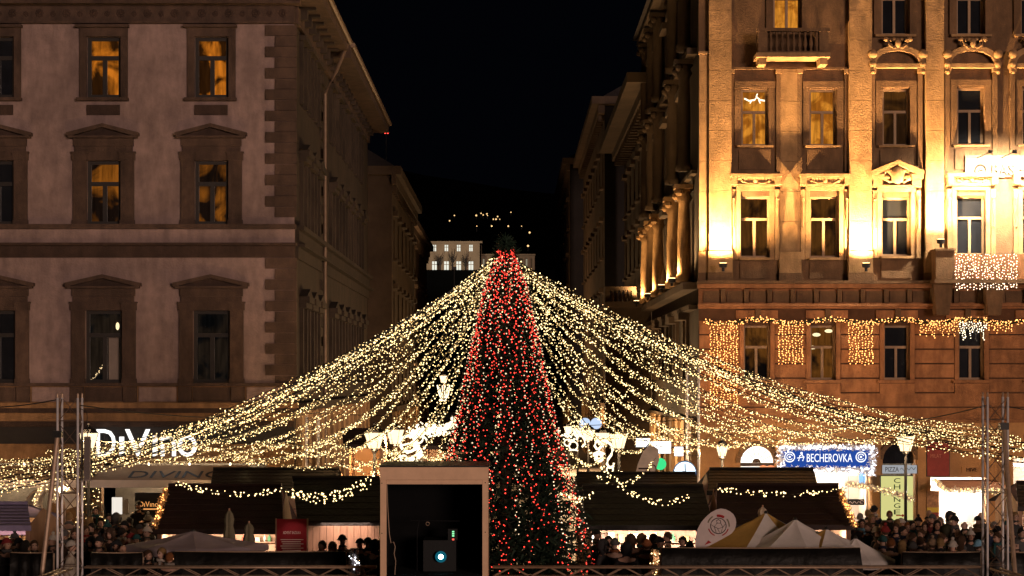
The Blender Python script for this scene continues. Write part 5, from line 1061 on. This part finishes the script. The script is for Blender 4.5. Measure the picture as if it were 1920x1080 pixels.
solid('bracket', MB().tube([p+Vector((.2, .08, .1)), p+Vector((3.3, .08, .1))], .03, 6), IRON, t)

# ---------------------------------------------------------------- street lanterns and light ornaments
LG = E('lantern_glass', (1, .74, .42), 2.0)
def lantern(x, y, d, label, e=600, s=1.):
    p = P(x, y, d); t = thing('street_lantern', (p.x, p.y, 0), label, 'street lamp'); g = MB(); a, b, h = .16*s, .29*s, .46*s
    g.lathe([(a, -h/2), (b, h/2)], p, 6); solid('glass', g, LG, t)
    for k in range(6):
        an = math.pi*k/3; solid('rib', MB().tube([p+Vector((a*1.03*math.cos(an), a*1.03*math.sin(an), -h/2)), p+Vector((b*1.03*math.cos(an), b*1.03*math.sin(an), h/2))], .012, 4), IRON, t)
    solid('cap', MB().lathe([(b*1.08, h/2), (b*.7, h/2+.12), (.05, h/2+.2), (.03, h/2+.3)], p, 6), IRON, t)
    solid('post', MB().lathe([(.14, 0), (.13, .25), (.07, .35), (.05, 1.2), (.045, p.z-h/2-.15), (.1, p.z-h/2-.06), (.09, p.z-h/2)], (p.x, p.y, 0), 10), IRON, t)
    light('POINT', 'lantern_light', p-Vector((0, .0, -.55*s)), t, 0.01, (1, .7, .38), .1); light('POINT', 'lantern_light', p-Vector((0, .45*s, 0)), t, e, (1, .62, .29), .15)
lantern(702, 826, 59, 'left one of the two trapezoid street lanterns above the projector housing'); lantern(741, 819, 66, 'right one of the two trapezoid street lanterns above the projector housing')
lantern(1160, 827, 64, 'nearest trapezoid lantern of the row right of the tree'); lantern(1130, 823, 76, 'second lantern of the receding row right of the tree', 1300); lantern(1103, 816, 88, 'third lantern of the receding row right of the tree', 1500); lantern(1083, 811, 102, 'fourth lantern of the receding row right of the tree', 1800); lantern(1066, 806, 120, 'farthest lantern of the receding row, at the edge of the tree', 2000)
lantern(1698, 832, 63, 'street lantern hanging among bulbs before the pizza doorway', 450); lantern(1354, 846, 67, 'slim white-lit lantern left of the glowing fanlight', 800, .7); lantern(166, 826, 62, 'street lantern glowing behind the left truss tower', 1600)
lantern(832, 711, 150, 'small lantern hanging high in the dark street above the angel ornament', 2500, 1.1)
ORN = E('ornament_light', (1, .82, .52), 2.4)
def ornament(name, pts, d, r, label, extra=(), mat=ORN):
    t = thing(name, P(*pts[0], d), label, 'light ornament'); solid('light_tube', MB().tube([P(x, y, d) for x, y in pts], r, 6), mat, t, smooth=True)
    for q in extra: solid('light_tube', MB().tube([P(x, y, d) for x, y in q], r*.6, 5), mat, t, smooth=True)
    return t
def circ(x, y, r, a0=0, a1=360, n=16): return [(x+r*math.cos(R(a0+(a1-a0)*i/n)), y-r*math.sin(R(a0+(a1-a0)*i/n))) for i in range(n+1)]
ornament('curled_light', [(1128, 836), (1124, 841), (1119, 842), (1115, 836), (1117, 829), (1125, 825), (1136, 826), (1145, 833), (1149, 843), (1146, 853), (1140, 861), (1138, 870), (1143, 877), (1150, 874), (1151, 868)], 63.6, .045, 'question-mark shaped curl of light right of the tree', [circ(1143.5, 881, 6)])
ornament('lantern_light_motif', circ(1123, 858, 7), 63.4, .045, 'glowing lantern-shaped motif inside the question-mark curl', [[(1112, 851), (1123, 846), (1135, 851), (1112, 851)], [(1115, 862), (1123, 866), (1131, 862)], [(1123, 846), (1123, 842)], circ(1123, 856, 4)])
ornament('curled_light', [(1074, 828), (1080, 818), (1090, 816), (1096, 824), (1097, 833), (1091, 838)], 80, .045, 'smaller curl of light at the edge of the tree', [circ(1075, 836, 8), circ(1064, 830, 6), [(1066, 845), (1075, 843), (1084, 845)]])
ornament('spoke_wheel_light', circ(766, 832, 15), 62, .05, 'glowing wheel with spokes under the right-hand lantern', [[(753, 835), (779, 829)], circ(784, 822, 9), circ(789, 830, 12, 200, 20), circ(757, 860, 6), [(762, 850), (775, 845), (786, 838)]])
ornament('angel_light', [(820, 722), (824, 740), (829, 750), (834, 752), (840, 742), (843, 722)], 150, .06, 'glowing angel-shaped figure hanging in the dark street', [[(824, 726), (829, 745)], [(829, 722), (831, 745)], [(834, 722), (834, 745)], [(839, 726), (836, 746)], circ(832, 742, 4)])
for (pts, d, n, lab) in (([(768, 813), (790, 806), (815, 808), (838, 802), (852, 793)], 61, 330, 'thick garland of blazing bulbs rising towards the tree from the left'), ([(775, 838), (790, 845), (782, 862), (765, 868)], 62.5, 110, 'bunch of blazing bulbs inside the spoke wheel ornament'), ([(1046, 812), (1056, 818), (1068, 815), (1082, 822)], 70, 45, 'bunch of blazing bulbs at the right edge of the tree')):
    t = thing('bulb_garland', P(*pts[0], d), lab, 'garland'); q = [P(x, y, d) for x, y in pts]; solid('core', MB().tube(q, .035, 5), GREEN, t); m = []
    for i in range(n): k = rr.randrange(len(q)-1); m.append(q[k].lerp(q[k+1], rr.random())+Vector((rr.gauss(0, .06), -.06-rr.random()*.08, rr.gauss(0, .09))))
    solid('bulbs', bulbs(m, .02, .04), E('blazing_bulb', (1, .80, .5), 3), t, kind='stuff')

# frosted tinsel garlands on hut gables and before the shops
def tinsel(pts, label, col, r=.09, n=420, bulb=None):
    q = [P(*p) for p in pts]; t = thing('tinsel_garland', q[0], label, 'garland'); m = MB(); tb = []
    for i in range(n):
        k = rr.randrange(len(q)-1); c = q[k].lerp(q[k+1], rr.random())+Vector((rr.gauss(0, r*.5), rr.gauss(0, r*.5), rr.gauss(0, r*.5)))
        v = Vector((rr.uniform(-1, 1), rr.uniform(-1, .3), rr.uniform(-1, 1))).normalized()*r; s_ = v.cross(Vector((.3, 1, .2)))*.25; m.add([c-s_, c+s_, c+v], [(0, 1, 2)])
        if i % 9 == 0: tb.append(c-Vector((0, r*.8, 0)))
    solid('tinsel', m, col, t, kind='stuff'); solid('core', MB().tube(q, .015, 4), WIRE, t); solid('bulbs', bulbs(tb, .012, .022), bulb or BWHITE, t, kind='stuff')
FRO = M('frosted_tinsel', (.7, .6, .5), .5, .1); GTI = M('golden_tinsel', (.5, .3, .12), .4, .2)
tinsel([(1586, 906, 68.3), (1625, 912, 68.2), (1670, 922, 68.1), (1711, 936, 68)], 'frosted white garland sloping across the yellow exchange sign', FRO, .09, 600)
tinsel([(311, 916, 49.9), (303, 945, 49.5), (291, 988, 49.4)], 'golden tinsel on the sloping left gable of the dark red-roofed hut', GTI, .07, 380, BAMB)
tinsel([(1577, 920, 49.9), (1587, 950, 49.5), (1603, 986, 49.4)], 'golden tinsel on the sloping right gable of the wide hut', GTI, .07, 380, BAMB)
# clear plastic barrel canopy and frosted arch at the far left
d = 56.0; PLA = M('cloudy_plastic', (.42, .36, .34), .3, .2, 3, .3, 6, spec=.6)
t = thing('barrel_canopy', (PX(84, d), d+1, 0), 'pale cloudy barrel canopy between the left hut and the truss tower', 'canopy'); n = 12; m = MB()
for i in range(n+1):
    a = math.pi*i/n
    for yy in (d, d+2): m.v.append((PX(84, d)-.55*math.cos(a), yy, PZ(956, d)+.58*math.sin(a)))
m.f = [(2*i, 2*i+1, 2*i+3, 2*i+2) for i in range(n)]; solid('sheet', m, PLA, t, smooth=True)
for yy in (d, d+2): solid('hoop', MB().tube([(PX(84, d)-.57*math.cos(math.pi*i/n), yy, PZ(956, d)+.6*math.sin(math.pi*i/n)) for i in range(n+1)], .025, 6), STEEL, t)
for sx in (-.56, .56):
    for yy in (d, d+2): solid('leg', MB().tube([(PX(84, d)+sx, yy, 0), (PX(84, d)+sx, yy, PZ(956, d))], .025, 6), STEEL, t)
tinsel([(66, 958, 55.9), (67, 940, 55.9), (74, 922, 55.9), (86, 914, 55.9), (98, 920, 55.9), (104, 940, 55.9)], 'frosted garland round the pale barrel canopy', FRO, .08, 420)
parasol(78, 978, 52, .95, .3, 'small white canopy behind the left edge crowd', [CANV], 4, math.pi/4)
parasol(30, 955, 50, .8, .45, 'purple-lit parasol at the left edge', [M('purple_lit_canvas', (.2, .13, .3), .6, .2, 4, .3)], 6, .1)  # purple light put into the canvas colour
# ---------------------------------------------------------------- people
SKIN = M('skin', (1, 1, 1), .55, .06, 6, .05, 60, objcol=True); COAT = M('coat_cloth', (1, 1, 1), .85, .18, 7, .3, 30, objcol=True); TROU = M('trouser_cloth', (.03, .03, .04), .85, .2, 6, .2); SHOE = M('shoe_leather', (.03, .022, .018), .5, .2, 6, .1)
HAIR = M('hair_strands', (1, 1, 1), .6, .3, 30, .6, 120, objcol=True); KNIT = M('knitted_wool', (1, 1, 1), .95, .15, 14, .6, 90, objcol=True); EYE = M('eye_dark', (.02, .015, .012), .3, 0, 1, 0); LIP = M('lips', (.3, .1, .08), .6, .1, 5, 0)
def skin(name, V, edges, mat, sub=1, extra=None):
    """grow one continuous surface over a skeleton: V = [(x, y, z, rx, ry)]"""
    me = bpy.data.meshes.new(name); me.from_pydata([v[:3] for v in V], edges, []); o = bpy.data.objects.new(name, me); sc.collection.objects.link(o)
    md = o.modifiers.new('grow', 'SKIN'); md.use_smooth_shade = True; md.branch_smoothing = .6
    for i, v in enumerate(V): sv = me.skin_vertices[0].data[i]; sv.radius = (v[3], v[4]); sv.use_root = (i == 0)
    s = o.modifiers.new('round', 'SUBSURF'); s.levels = sub; s.render_levels = sub
    dg = bpy.context.evaluated_depsgraph_get(); out = bpy.data.meshes.new_from_object(o.evaluated_get(dg)); out.name = name
    sc.collection.objects.unlink(o); bpy.data.objects.remove(o); out.materials.clear(); out.materials.append(mat)
    if extra:
        b = bmesh.new(); b.from_mesh(out); e = extra.mesh('x'); b.from_mesh(e)
        for f_ in b.faces: f_.smooth = True
        b.to_mesh(out); b.free()
    return out
# poses: hand positions (right, left), people face -Y
POSES = {'down': ((.27, -.02, .86), (-.27, .0, .86)), 'cup': ((.13, -.30, 1.20), (-.27, .0, .86)), 'phone': ((.07, -.34, 1.24), (-.07, -.34, 1.24)), 'fold': ((.02, -.22, 1.1), (-.05, -.24, 1.06))}
BODY, COATS = {}, {}
for nm, hands in POSES.items():
    V = [(0, 0, .95, .14, .11), (0, .01, 1.15, .13, .1), (0, .01, 1.34, .15, .11), (0, .015, 1.46, .075, .07), (0, .0, 1.54, .055, .055), (0, -.02, 1.61, .078, .085), (0, -.015, 1.68, .088, .098), (0, .0, 1.745, .062, .072), (0, -.125, 1.625, .016, .016)]
    Ed = [(0, 1), (1, 2), (2, 3), (3, 4), (4, 5), (5, 6), (6, 7), (5, 8)]; CV = [(0, 0, .96, .2, .15), (0, .0, .74, .225, .17), (0, .01, 1.18, .18, .14), (0, .01, 1.38, .19, .13), (0, .01, 1.48, .1, .09), (0, .0, 1.53, .1, .1), (0, .0, 1.565, .098, .1)]; CE = [(0, 1), (0, 2), (2, 3), (3, 4), (4, 5), (5, 6)]; fing = MB()
    for s, h in zip((1, -1), hands):
        sh = Vector((s*.19, .01, 1.42)); hd = Vector(h); mid = (sh+hd)/2; L = (hd-sh).length; bend = math.sqrt(max(.30**2-(L/2)**2, .0009)); el = mid+Vector((s*.5, .55, -.55)).normalized()*bend
        wr = el.lerp(hd, .82); k = len(V)
        V += [(*sh, .062, .062), (*el, .044, .044), (*wr, .028, .028), (*hd, .036, .022)]; Ed += [(2, k), (k, k+1), (k+1, k+2), (k+2, k+3)]
        dr = (hd-wr).normalized(); side = dr.cross(Vector((0, 0, 1)) if abs(dr.z) < .8 else Vector((0, 1, 0))).normalized(); nrm = dr.cross(side)
        for q, (off, ln) in enumerate(((-.03, .062), (-.01, .074), (.01, .068), (.029, .052))):
            b0 = hd+side*off; fing.tube([b0, b0+dr*ln*.5+nrm*.01, b0+dr*ln*.85+nrm*.03], [.0095, .009, .007], 6)
        fing.tube([hd-dr*.02-side*.03, hd-side*.055+dr*.015+nrm*.01, hd-side*.058+dr*.045+nrm*.025], [.011, .01, .008], 6)
        k = len(CV); CV += [(*(sh+Vector((0, 0, -.01))), .085, .085), (*el, .064, .064), (*(el.lerp(wr, .9)), .052, .052)]; CE += [(3, k), (k, k+1), (k+1, k+2)]
        hip = Vector((s*.09, .0, .9)); k = len(V); V += [(*hip, .09, .09), (s*.1, -.01, .5, .06, .06), (s*.1, .02, .1, .042, .042), (s*.11, -.12, .04, .04, .03)]; Ed += [(0, k), (k, k+1), (k+1, k+2), (k+2, k+3)]
    for s in (-1, 1): fing.ball((s*.086, .0, 1.635), .024, 6, 5, .4, .7, 1.2)     # ears
    fing.tube([(0, -.10, 1.65), (0, -.128, 1.622), (0, -.115, 1.612)], [.009, .015, .012], 6)
    BODY[nm] = skin('body', V, Ed, SKIN, 1, fing); COATS[nm] = skin('coat', CV, CE, COAT, 1)
TRO = skin('trousers', [(0, 0, .93, .165, .13), (.1, 0, .86, .1, .1), (.1, -.01, .5, .078, .078), (.1, .02, .1, .065, .065), (-.1, 0, .86, .1, .1), (-.1, -.01, .5, .078, .078), (-.1, .02, .1, .065, .065)], [(0, 1), (1, 2), (2, 3), (0, 4), (4, 5), (5, 6)], TROU, 1)
SHM = MB().ball((0, -.05, .045), .055, 10, 6, .9, 2.2, .8).mesh('shoe', SHOE, smooth=True); EYM = MB().ball((0, 0, 0), .0125, 6, 4, 1.2, .6, .8).mesh('eye', EYE); LPM = MB().ball((0, 0, 0), .012, 6, 4, 2, .5, .5).mesh('mouth', LIP)
def cap_mesh(zc, rx, ry, rz, cut, front, seed, back=0):
    """hair or hat: the upper shell of a rounded form, open over the face"""
    m = MB(); n, k = 18, 9; q = random.Random(seed)
    for i in range(k+1):
        for j in range(n):
            a = 2*math.pi*j/n; fy = -math.sin(a)                     # 1 towards the face
            lim = cut+(front-cut)*max(0, fy)**1.5 + back*max(0, -fy)
            ph = math.pi*.5*(1-i/k); th = math.pi/2-(math.pi/2-0)*(1-i/k)
            lo = math.asin(max(-1, min(1, lim/rz))) if abs(lim) < rz else -math.pi/2*.98
            e = math.pi/2+(lo-math.pi/2)*(i/k); wob = 1+q.uniform(-.03, .03)
            r_ = max(math.cos(e), .02)
            m.v.append((rx*r_*math.cos(a)*wob, ry*r_*math.sin(a)*wob+.01, zc+rz*math.sin(e)))
    m.f = [(i*n+j, i*n+(j+1) % n, (i+1)*n+(j+1) % n, (i+1)*n+j) for i in range(k) for j in range(n)]+[tuple(range(n))]
    return m
def smooth_mesh(m, name, mat): return m.mesh(name, mat, smooth=True)
HEADW = {'short hair': smooth_mesh(cap_mesh(1.665, .096, .108, .125, -.03, .055, 1, -.05), 'hair', HAIR), 'long hair': None, 'beanie': None, 'cap': None, 'hood': None, 'bobble hat': None, 'bald': None}
m = cap_mesh(1.665, .102, .114, .128, -.07, .06, 2, -.1); base = len(m.v)
for i in range(6):
    for j in range(9): a = math.pi*(.0+1.0*j/8); r_ = .108-.004*i; m.v.append((r_*math.cos(a)*1.0, .012+r_*1.05*math.sin(a)*(1+.05*i), 1.63-.055*i))
m.f += [(base+i*9+j, base+i*9+j+1, base+(i+1)*9+j+1, base+(i+1)*9+j) for i in range(5) for j in range(8)]; HEADW['long hair'] = smooth_mesh(m, 'hair', HAIR)
def beanie(): return cap_mesh(1.675, .104, .116, .135, .0, .045, 3, -.03).tube([(.107*math.cos(a*math.pi/9), .012+.119*math.sin(a*math.pi/9), 1.69+.02*-math.sin(a*math.pi/9)) for a in range(19)], .018, 6)
HEADW['beanie'] = smooth_mesh(beanie(), 'beanie', KNIT); HEADW['bobble hat'] = smooth_mesh(beanie().ball((0, .01, 1.84), .042, 10, 7), 'bobble_hat', KNIT)
m = cap_mesh(1.675, .102, .114, .118, .0, .035, 4, -.01); m.add([(-.085, -.07, 1.70), (.085, -.07, 1.70), (.07, -.165, 1.685), (0, -.19, 1.685), (-.07, -.165, 1.685), (-.085, -.07, 1.712), (.085, -.07, 1.712), (.07, -.165, 1.695), (0, -.19, 1.697), (-.07, -.165, 1.695)], [(0, 1, 2, 3, 4), (9, 8, 7, 6, 5), (0, 5, 6, 1), (1, 6, 7, 2), (2, 7, 8, 3), (3, 8, 9, 4), (4, 9, 5, 0)]); HEADW['cap'] = smooth_mesh(m, 'cap', KNIT)
m = cap_mesh(1.66, .125, .14, .16, -.13, .05, 5, -.14); m.tube([(.115*math.cos(R(a)), -.075-.02*math.cos(R(a*2)), 1.64+.13*math.sin(R(a))) for a in range(-50, 231, 20)], .028, 6); HEADW['hood'] = smooth_mesh(m, 'hood', COAT)
SCARF = MB().tube([(.088*math.cos(a*math.pi/8), .005+.09*math.sin(a*math.pi/8), 1.515+.012*math.sin(a*2)) for a in range(17)], .035, 7).tube([(.04, -.09, 1.5), (.05, -.15, 1.38), (.055, -.155, 1.2)], [.03, .035, .03], 6).mesh('scarf', KNIT, smooth=True)
COATC = {'black': (.012, .012, .014), 'charcoal': (.035, .034, .036), 'navy': (.015, .02, .045), 'dark brown': (.05, .028, .018), 'olive': (.035, .032, .018), 'grey': (.08, .078, .078), 'tan': (.18, .11, .065), 'red': (.3, .02, .02), 'cream': (.5, .43, .35), 'blue': (.07, .13, .25), 'maroon': (.12, .02, .025)}
HAIRC = {'dark': (.012, .009, .007), 'brown': (.06, .03, .015), 'blond': (.24, .145, .06), 'grey': (.17, .155, .145), 'ginger': (.2, .07, .02)}
HATC = {'black': (.012, .012, .013), 'white': (.5, .45, .4), 'grey': (.1, .095, .095), 'red': (.22, .025, .025), 'teal': (.025, .09, .095), 'beige': (.25, .17, .11), 'light blue': (.2, .42, .6), 'orange': (.28, .1, .04)}
ORD = 'first second third fourth fifth sixth seventh eighth ninth tenth eleventh twelfth thirteenth fourteenth fifteenth sixteenth seventeenth eighteenth nineteenth twentieth'.split()
used = {}
def person(x, y, head, hc, coat, face, pose, where, size=1.0, d=None, extra='', z0=0.):
    d = d or 3.78*F/(y-712)
    t = put('person', None, (PX(x, d), d, z0)); t.rotation_euler.z = R(face); t.scale = (size,)*3
    def pt(name, me, col=None, loc=(0, 0, 0)):
        o = bpy.data.objects.new(name, me); sc.collection.objects.link(o); o.parent = t; o.location = loc
        if col: o.color = (*col, 1)
        return o
    tone = rp.choice(((.4, .23, .16), (.44, .26, .19), (.35, .2, .14), (.46, .29, .22)))
    b = pt('body', BODY[pose], tone)
    for s in (-1, 1):
        for nm, me, l_ in (('eye', EYM, (s*.033, -.098, 1.665)), ('shoe', SHM, (s*.105, 0, 0.004))): pt(nm, me, None, l_)
    pt('mouth', LPM, None, (0, -.104, 1.583)); pt('coat', COATS[pose], COATC[coat]); pt('trousers', TRO)
    isHat = head in ('beanie', 'bobble hat', 'cap'); col = HATC[hc] if isHat else COATC[coat] if head == 'hood' else HAIRC[hc]
    if head != 'bald': pt({'short hair': 'hair', 'long hair': 'hair'}.get(head, head.replace(' ', '_')), HEADW[head], col)
    if isHat and rp.random() < .5: pt('hair', HEADW['short hair'], HAIRC['brown'])
    if rp.random() < .25: pt('scarf', SCARF, rp.choice(list(HATC.values())))
    if extra == 'phone':
        ph = MB().box((-.035, -.41, 1.25), (.035, -.40, 1.38)).mesh('phone', E('phone_screen', (.6, .75, 1), .7)); pt('phone', ph) if False else None
    desc = (f'bald person, {coat} coat' if head == 'bald' else f'person, {coat} coat, hood up' if head == 'hood' else f'person, {hc} {head}, {coat} coat')
    t['category'] = 'person'; t['group'] = 'people in the market crowd'; PEOPLE.append((t, desc, where, x, extra))
PEOPLE = []; rp = random.Random(21)
HD = ['short hair']*7+['long hair']*6+['beanie']*4+['hood']*2+['bobble hat']*2+['cap']*2+['bald']
def auto(pts, where):
    for (x, y) in pts:
        h = rp.choice(HD); hc = rp.choice(['black']*6+['grey']*3+['beige', 'white', 'teal', 'red']) if h in ('beanie', 'bobble hat', 'cap') else rp.choice(['dark']*4+['brown']*4+['blond', 'blond', 'grey', 'ginger'])
        person(x, y, h, hc, rp.choice(['black']*7+['charcoal']*4+['navy']*3+['dark brown', 'olive', 'grey', 'tan', 'maroon', 'olive', 'grey']), rp.choice((0, 20, -30, 50, -60, 80, -90, 140, 180, 30, 10, -20, 40, -45)), rp.choice(['down', 'cup', 'fold', 'down', 'phone']), where, rp.uniform(.95, 1.03))
# right-hand crowd
W1 = 'crowd before the exchange sign'
person(1628, 991, 'short hair', 'brown', 'black', -50, 'fold', W1); person(1644, 1001, 'beanie', 'white', 'charcoal', 60, 'down', W1); person(1683, 985, 'long hair', 'blond', 'black', 180, 'down', W1); person(1655, 1018, 'beanie', 'teal', 'navy', 180, 'down', W1); person(1671, 1022, 'short hair', 'ginger', 'black', 150, 'down', W1)
person(1725, 1019, 'short hair', 'brown', 'black', 160, 'down', W1); person(1711, 1030, 'beanie', 'grey', 'charcoal', 180, 'down', W1); person(1786, 1028, 'bobble hat', 'white', 'maroon', 170, 'down', W1); person(1809, 987, 'bald', 'grey', 'black', -60, 'down', W1); person(1833, 979, 'cap', 'black', 'charcoal', 150, 'down', W1); person(1774, 998, 'hood', 'dark', 'olive', 180, 'fold', W1); person(1748, 1024, 'bobble hat', 'beige', 'dark brown', 180, 'down', W1); person(1763, 1022, 'short hair', 'blond', 'tan', 180, 'down', W1); person(1835, 1027, 'beanie', 'light blue', 'grey', 120, 'down', W1); person(1803, 1017, 'long hair', 'brown', 'grey', 120, 'down', W1)
auto([(1613, 968), (1627, 962), (1639, 957), (1668, 963), (1635, 976), (1656, 984), (1680, 994), (1702, 990), (1710, 990), (1734, 987), (1722, 976), (1741, 966), (1748, 973), (1763, 978), (1781, 972), (1757, 989), (1789, 983), (1693, 1000), (1727, 1002), (1767, 1009), (1692, 1020), (1840, 970), (1712, 1006), (1660, 1003), (1616, 985), (1795, 1000), (1820, 1003), (1690, 985)], W1)
W2 = 'crowd beyond right truss tower'
person(1871, 1000, 'beanie', 'black', 'navy', 60, 'down', W2); auto([(1888, 985), (1903, 972), (1895, 1004), (1870, 1014), (1906, 1022), (1864, 984), (1915, 1000)], W2)
# left-hand crowd
W3 = 'crowd before the wine shop'
person(260, 950, 'cap', 'black', 'black', 0, 'cup', 'before the dark menu panel', 1.0); person(180, 960, 'short hair', 'brown', 'dark brown', 0, 'fold', W3); person(204, 974, 'short hair', 'dark', 'black', 15, 'down', W3); person(218, 974, 'hood', 'dark', 'grey', 180, 'down', W3); person(189, 985, 'bald', 'grey', 'charcoal', 0, 'down', W3); person(242, 982, 'short hair', 'dark', 'black', -70, 'cup', W3); person(161, 998, 'long hair', 'brown', 'red', 40, 'down', W3); person(278, 977, 'bobble hat', 'white', 'grey', 180, 'down', W3)
auto([(168, 981), (172, 992), (193, 1002), (217, 998), (229, 1002), (250, 998), (262, 992), (276, 1002), (246, 1009), (256, 1011), (201, 992), (207, 1007), (180, 1008), (171, 1016), (233, 990), (186, 1022), (219, 1027), (232, 1030)], W3)
W4 = 'crowd at the far left'
person(99, 1017, 'bobble hat', 'white', 'charcoal', -60, 'down', W4); person(134, 1028, 'beanie', 'white', 'cream', 90, 'down', W4); person(36, 1023, 'beanie', 'black', 'charcoal', 60, 'down', W4); person(64, 1026, 'short hair', 'brown', 'black', 20, 'down', W4); person(68, 994, 'short hair', 'dark', 'blue', 180, 'down', W4)
auto([(27, 1017), (13, 1026), (80, 987), (91, 997), (73, 1005), (130, 976), (122, 1004), (140, 1006), (48, 1028), (4, 1022)], W4)
auto([(278, 1037), (303, 1041), (318, 1043)], 'below lavender parasol edge')
# before the plank-fronted hut
W5 = 'before plank hut front'
person(604, 1027, 'short hair', 'dark', 'black', -30, 'down', W5); person(623, 1029, 'long hair', 'blond', 'charcoal', -20, 'down', W5); person(642, 1017, 'beanie', 'black', 'black', 15, 'down', W5); person(662, 1032, 'short hair', 'brown', 'cream', 10, 'down', W5, .9); person(675, 1023, 'cap', 'black', 'black', -10, 'down', W5); person(690, 1021, 'cap', 'black', 'navy', 10, 'phone', W5); person(704, 1027, 'hood', 'dark', 'black', 120, 'down', W5)
W6 = 'before bright hut counter'
person(1118, 1006, 'beanie', 'black', 'black', 75, 'fold', W6); person(1141, 1018, 'long hair', 'dark', 'black', 10, 'fold', W6); person(1131, 1026, 'hood', 'dark', 'charcoal', 70, 'down', W6); person(1183, 1016, 'hood', 'dark', 'dark brown', 180, 'down', W6); person(1203, 1015, 'hood', 'brown', 'tan', 170, 'down', W6); person(1226, 1014, 'long hair', 'dark', 'black', 100, 'cup', W6); person(1252, 1010, 'short hair', 'brown', 'black', -90, 'cup', W6); person(1280, 1019, 'short hair', 'dark', 'navy', -20, 'down', W6); person(1293, 1028, 'short hair', 'dark', 'black', 180, 'down', W6); person(1213, 1026, 'beanie', 'orange', 'dark brown', 180, 'down', W6); person(1153, 1024, 'beanie', 'grey', 'black', 180, 'down', W6); person(1175, 1032, 'hood', 'dark', 'black', 180, 'down', W6); person(1237, 1021, 'beanie', 'black', 'black', 90, 'down', W6)
# labels: what a person wears and where; alike neighbours are told apart by their order
grp = {}
for r_ in PEOPLE: grp.setdefault((r_[1], r_[2]), []).append(r_)
for (desc, where), rs in grp.items():
    rs.sort(key=lambda q: q[3])
    for i, q in enumerate(rs): q[0]['label'] = f'{desc}, {where}' if len(rs) == 1 else f'{desc}, {where}, {ORD[i]} such from left'
# phone held by the person in the cap
p = [q for q in PEOPLE if q[3] == 690][0][0]; c = p.location+Vector((-.02, -.40, 1.27))
t = thing('mobile_phone', c-Vector((0, 0, .07)), 'mobile phone held up by the person in navy coat and cap', 'phone'); solid('case', MB().box(c+Vector((-.038, -.006, -.07)), c+Vector((.038, .004, .07))), BLACK, t); solid('screen', MB().box(c+Vector((-.034, .0045, -.064)), c+Vector((.034, .006, .064))), E('phone_screen', (.7, .85, 1), 1.5), t)
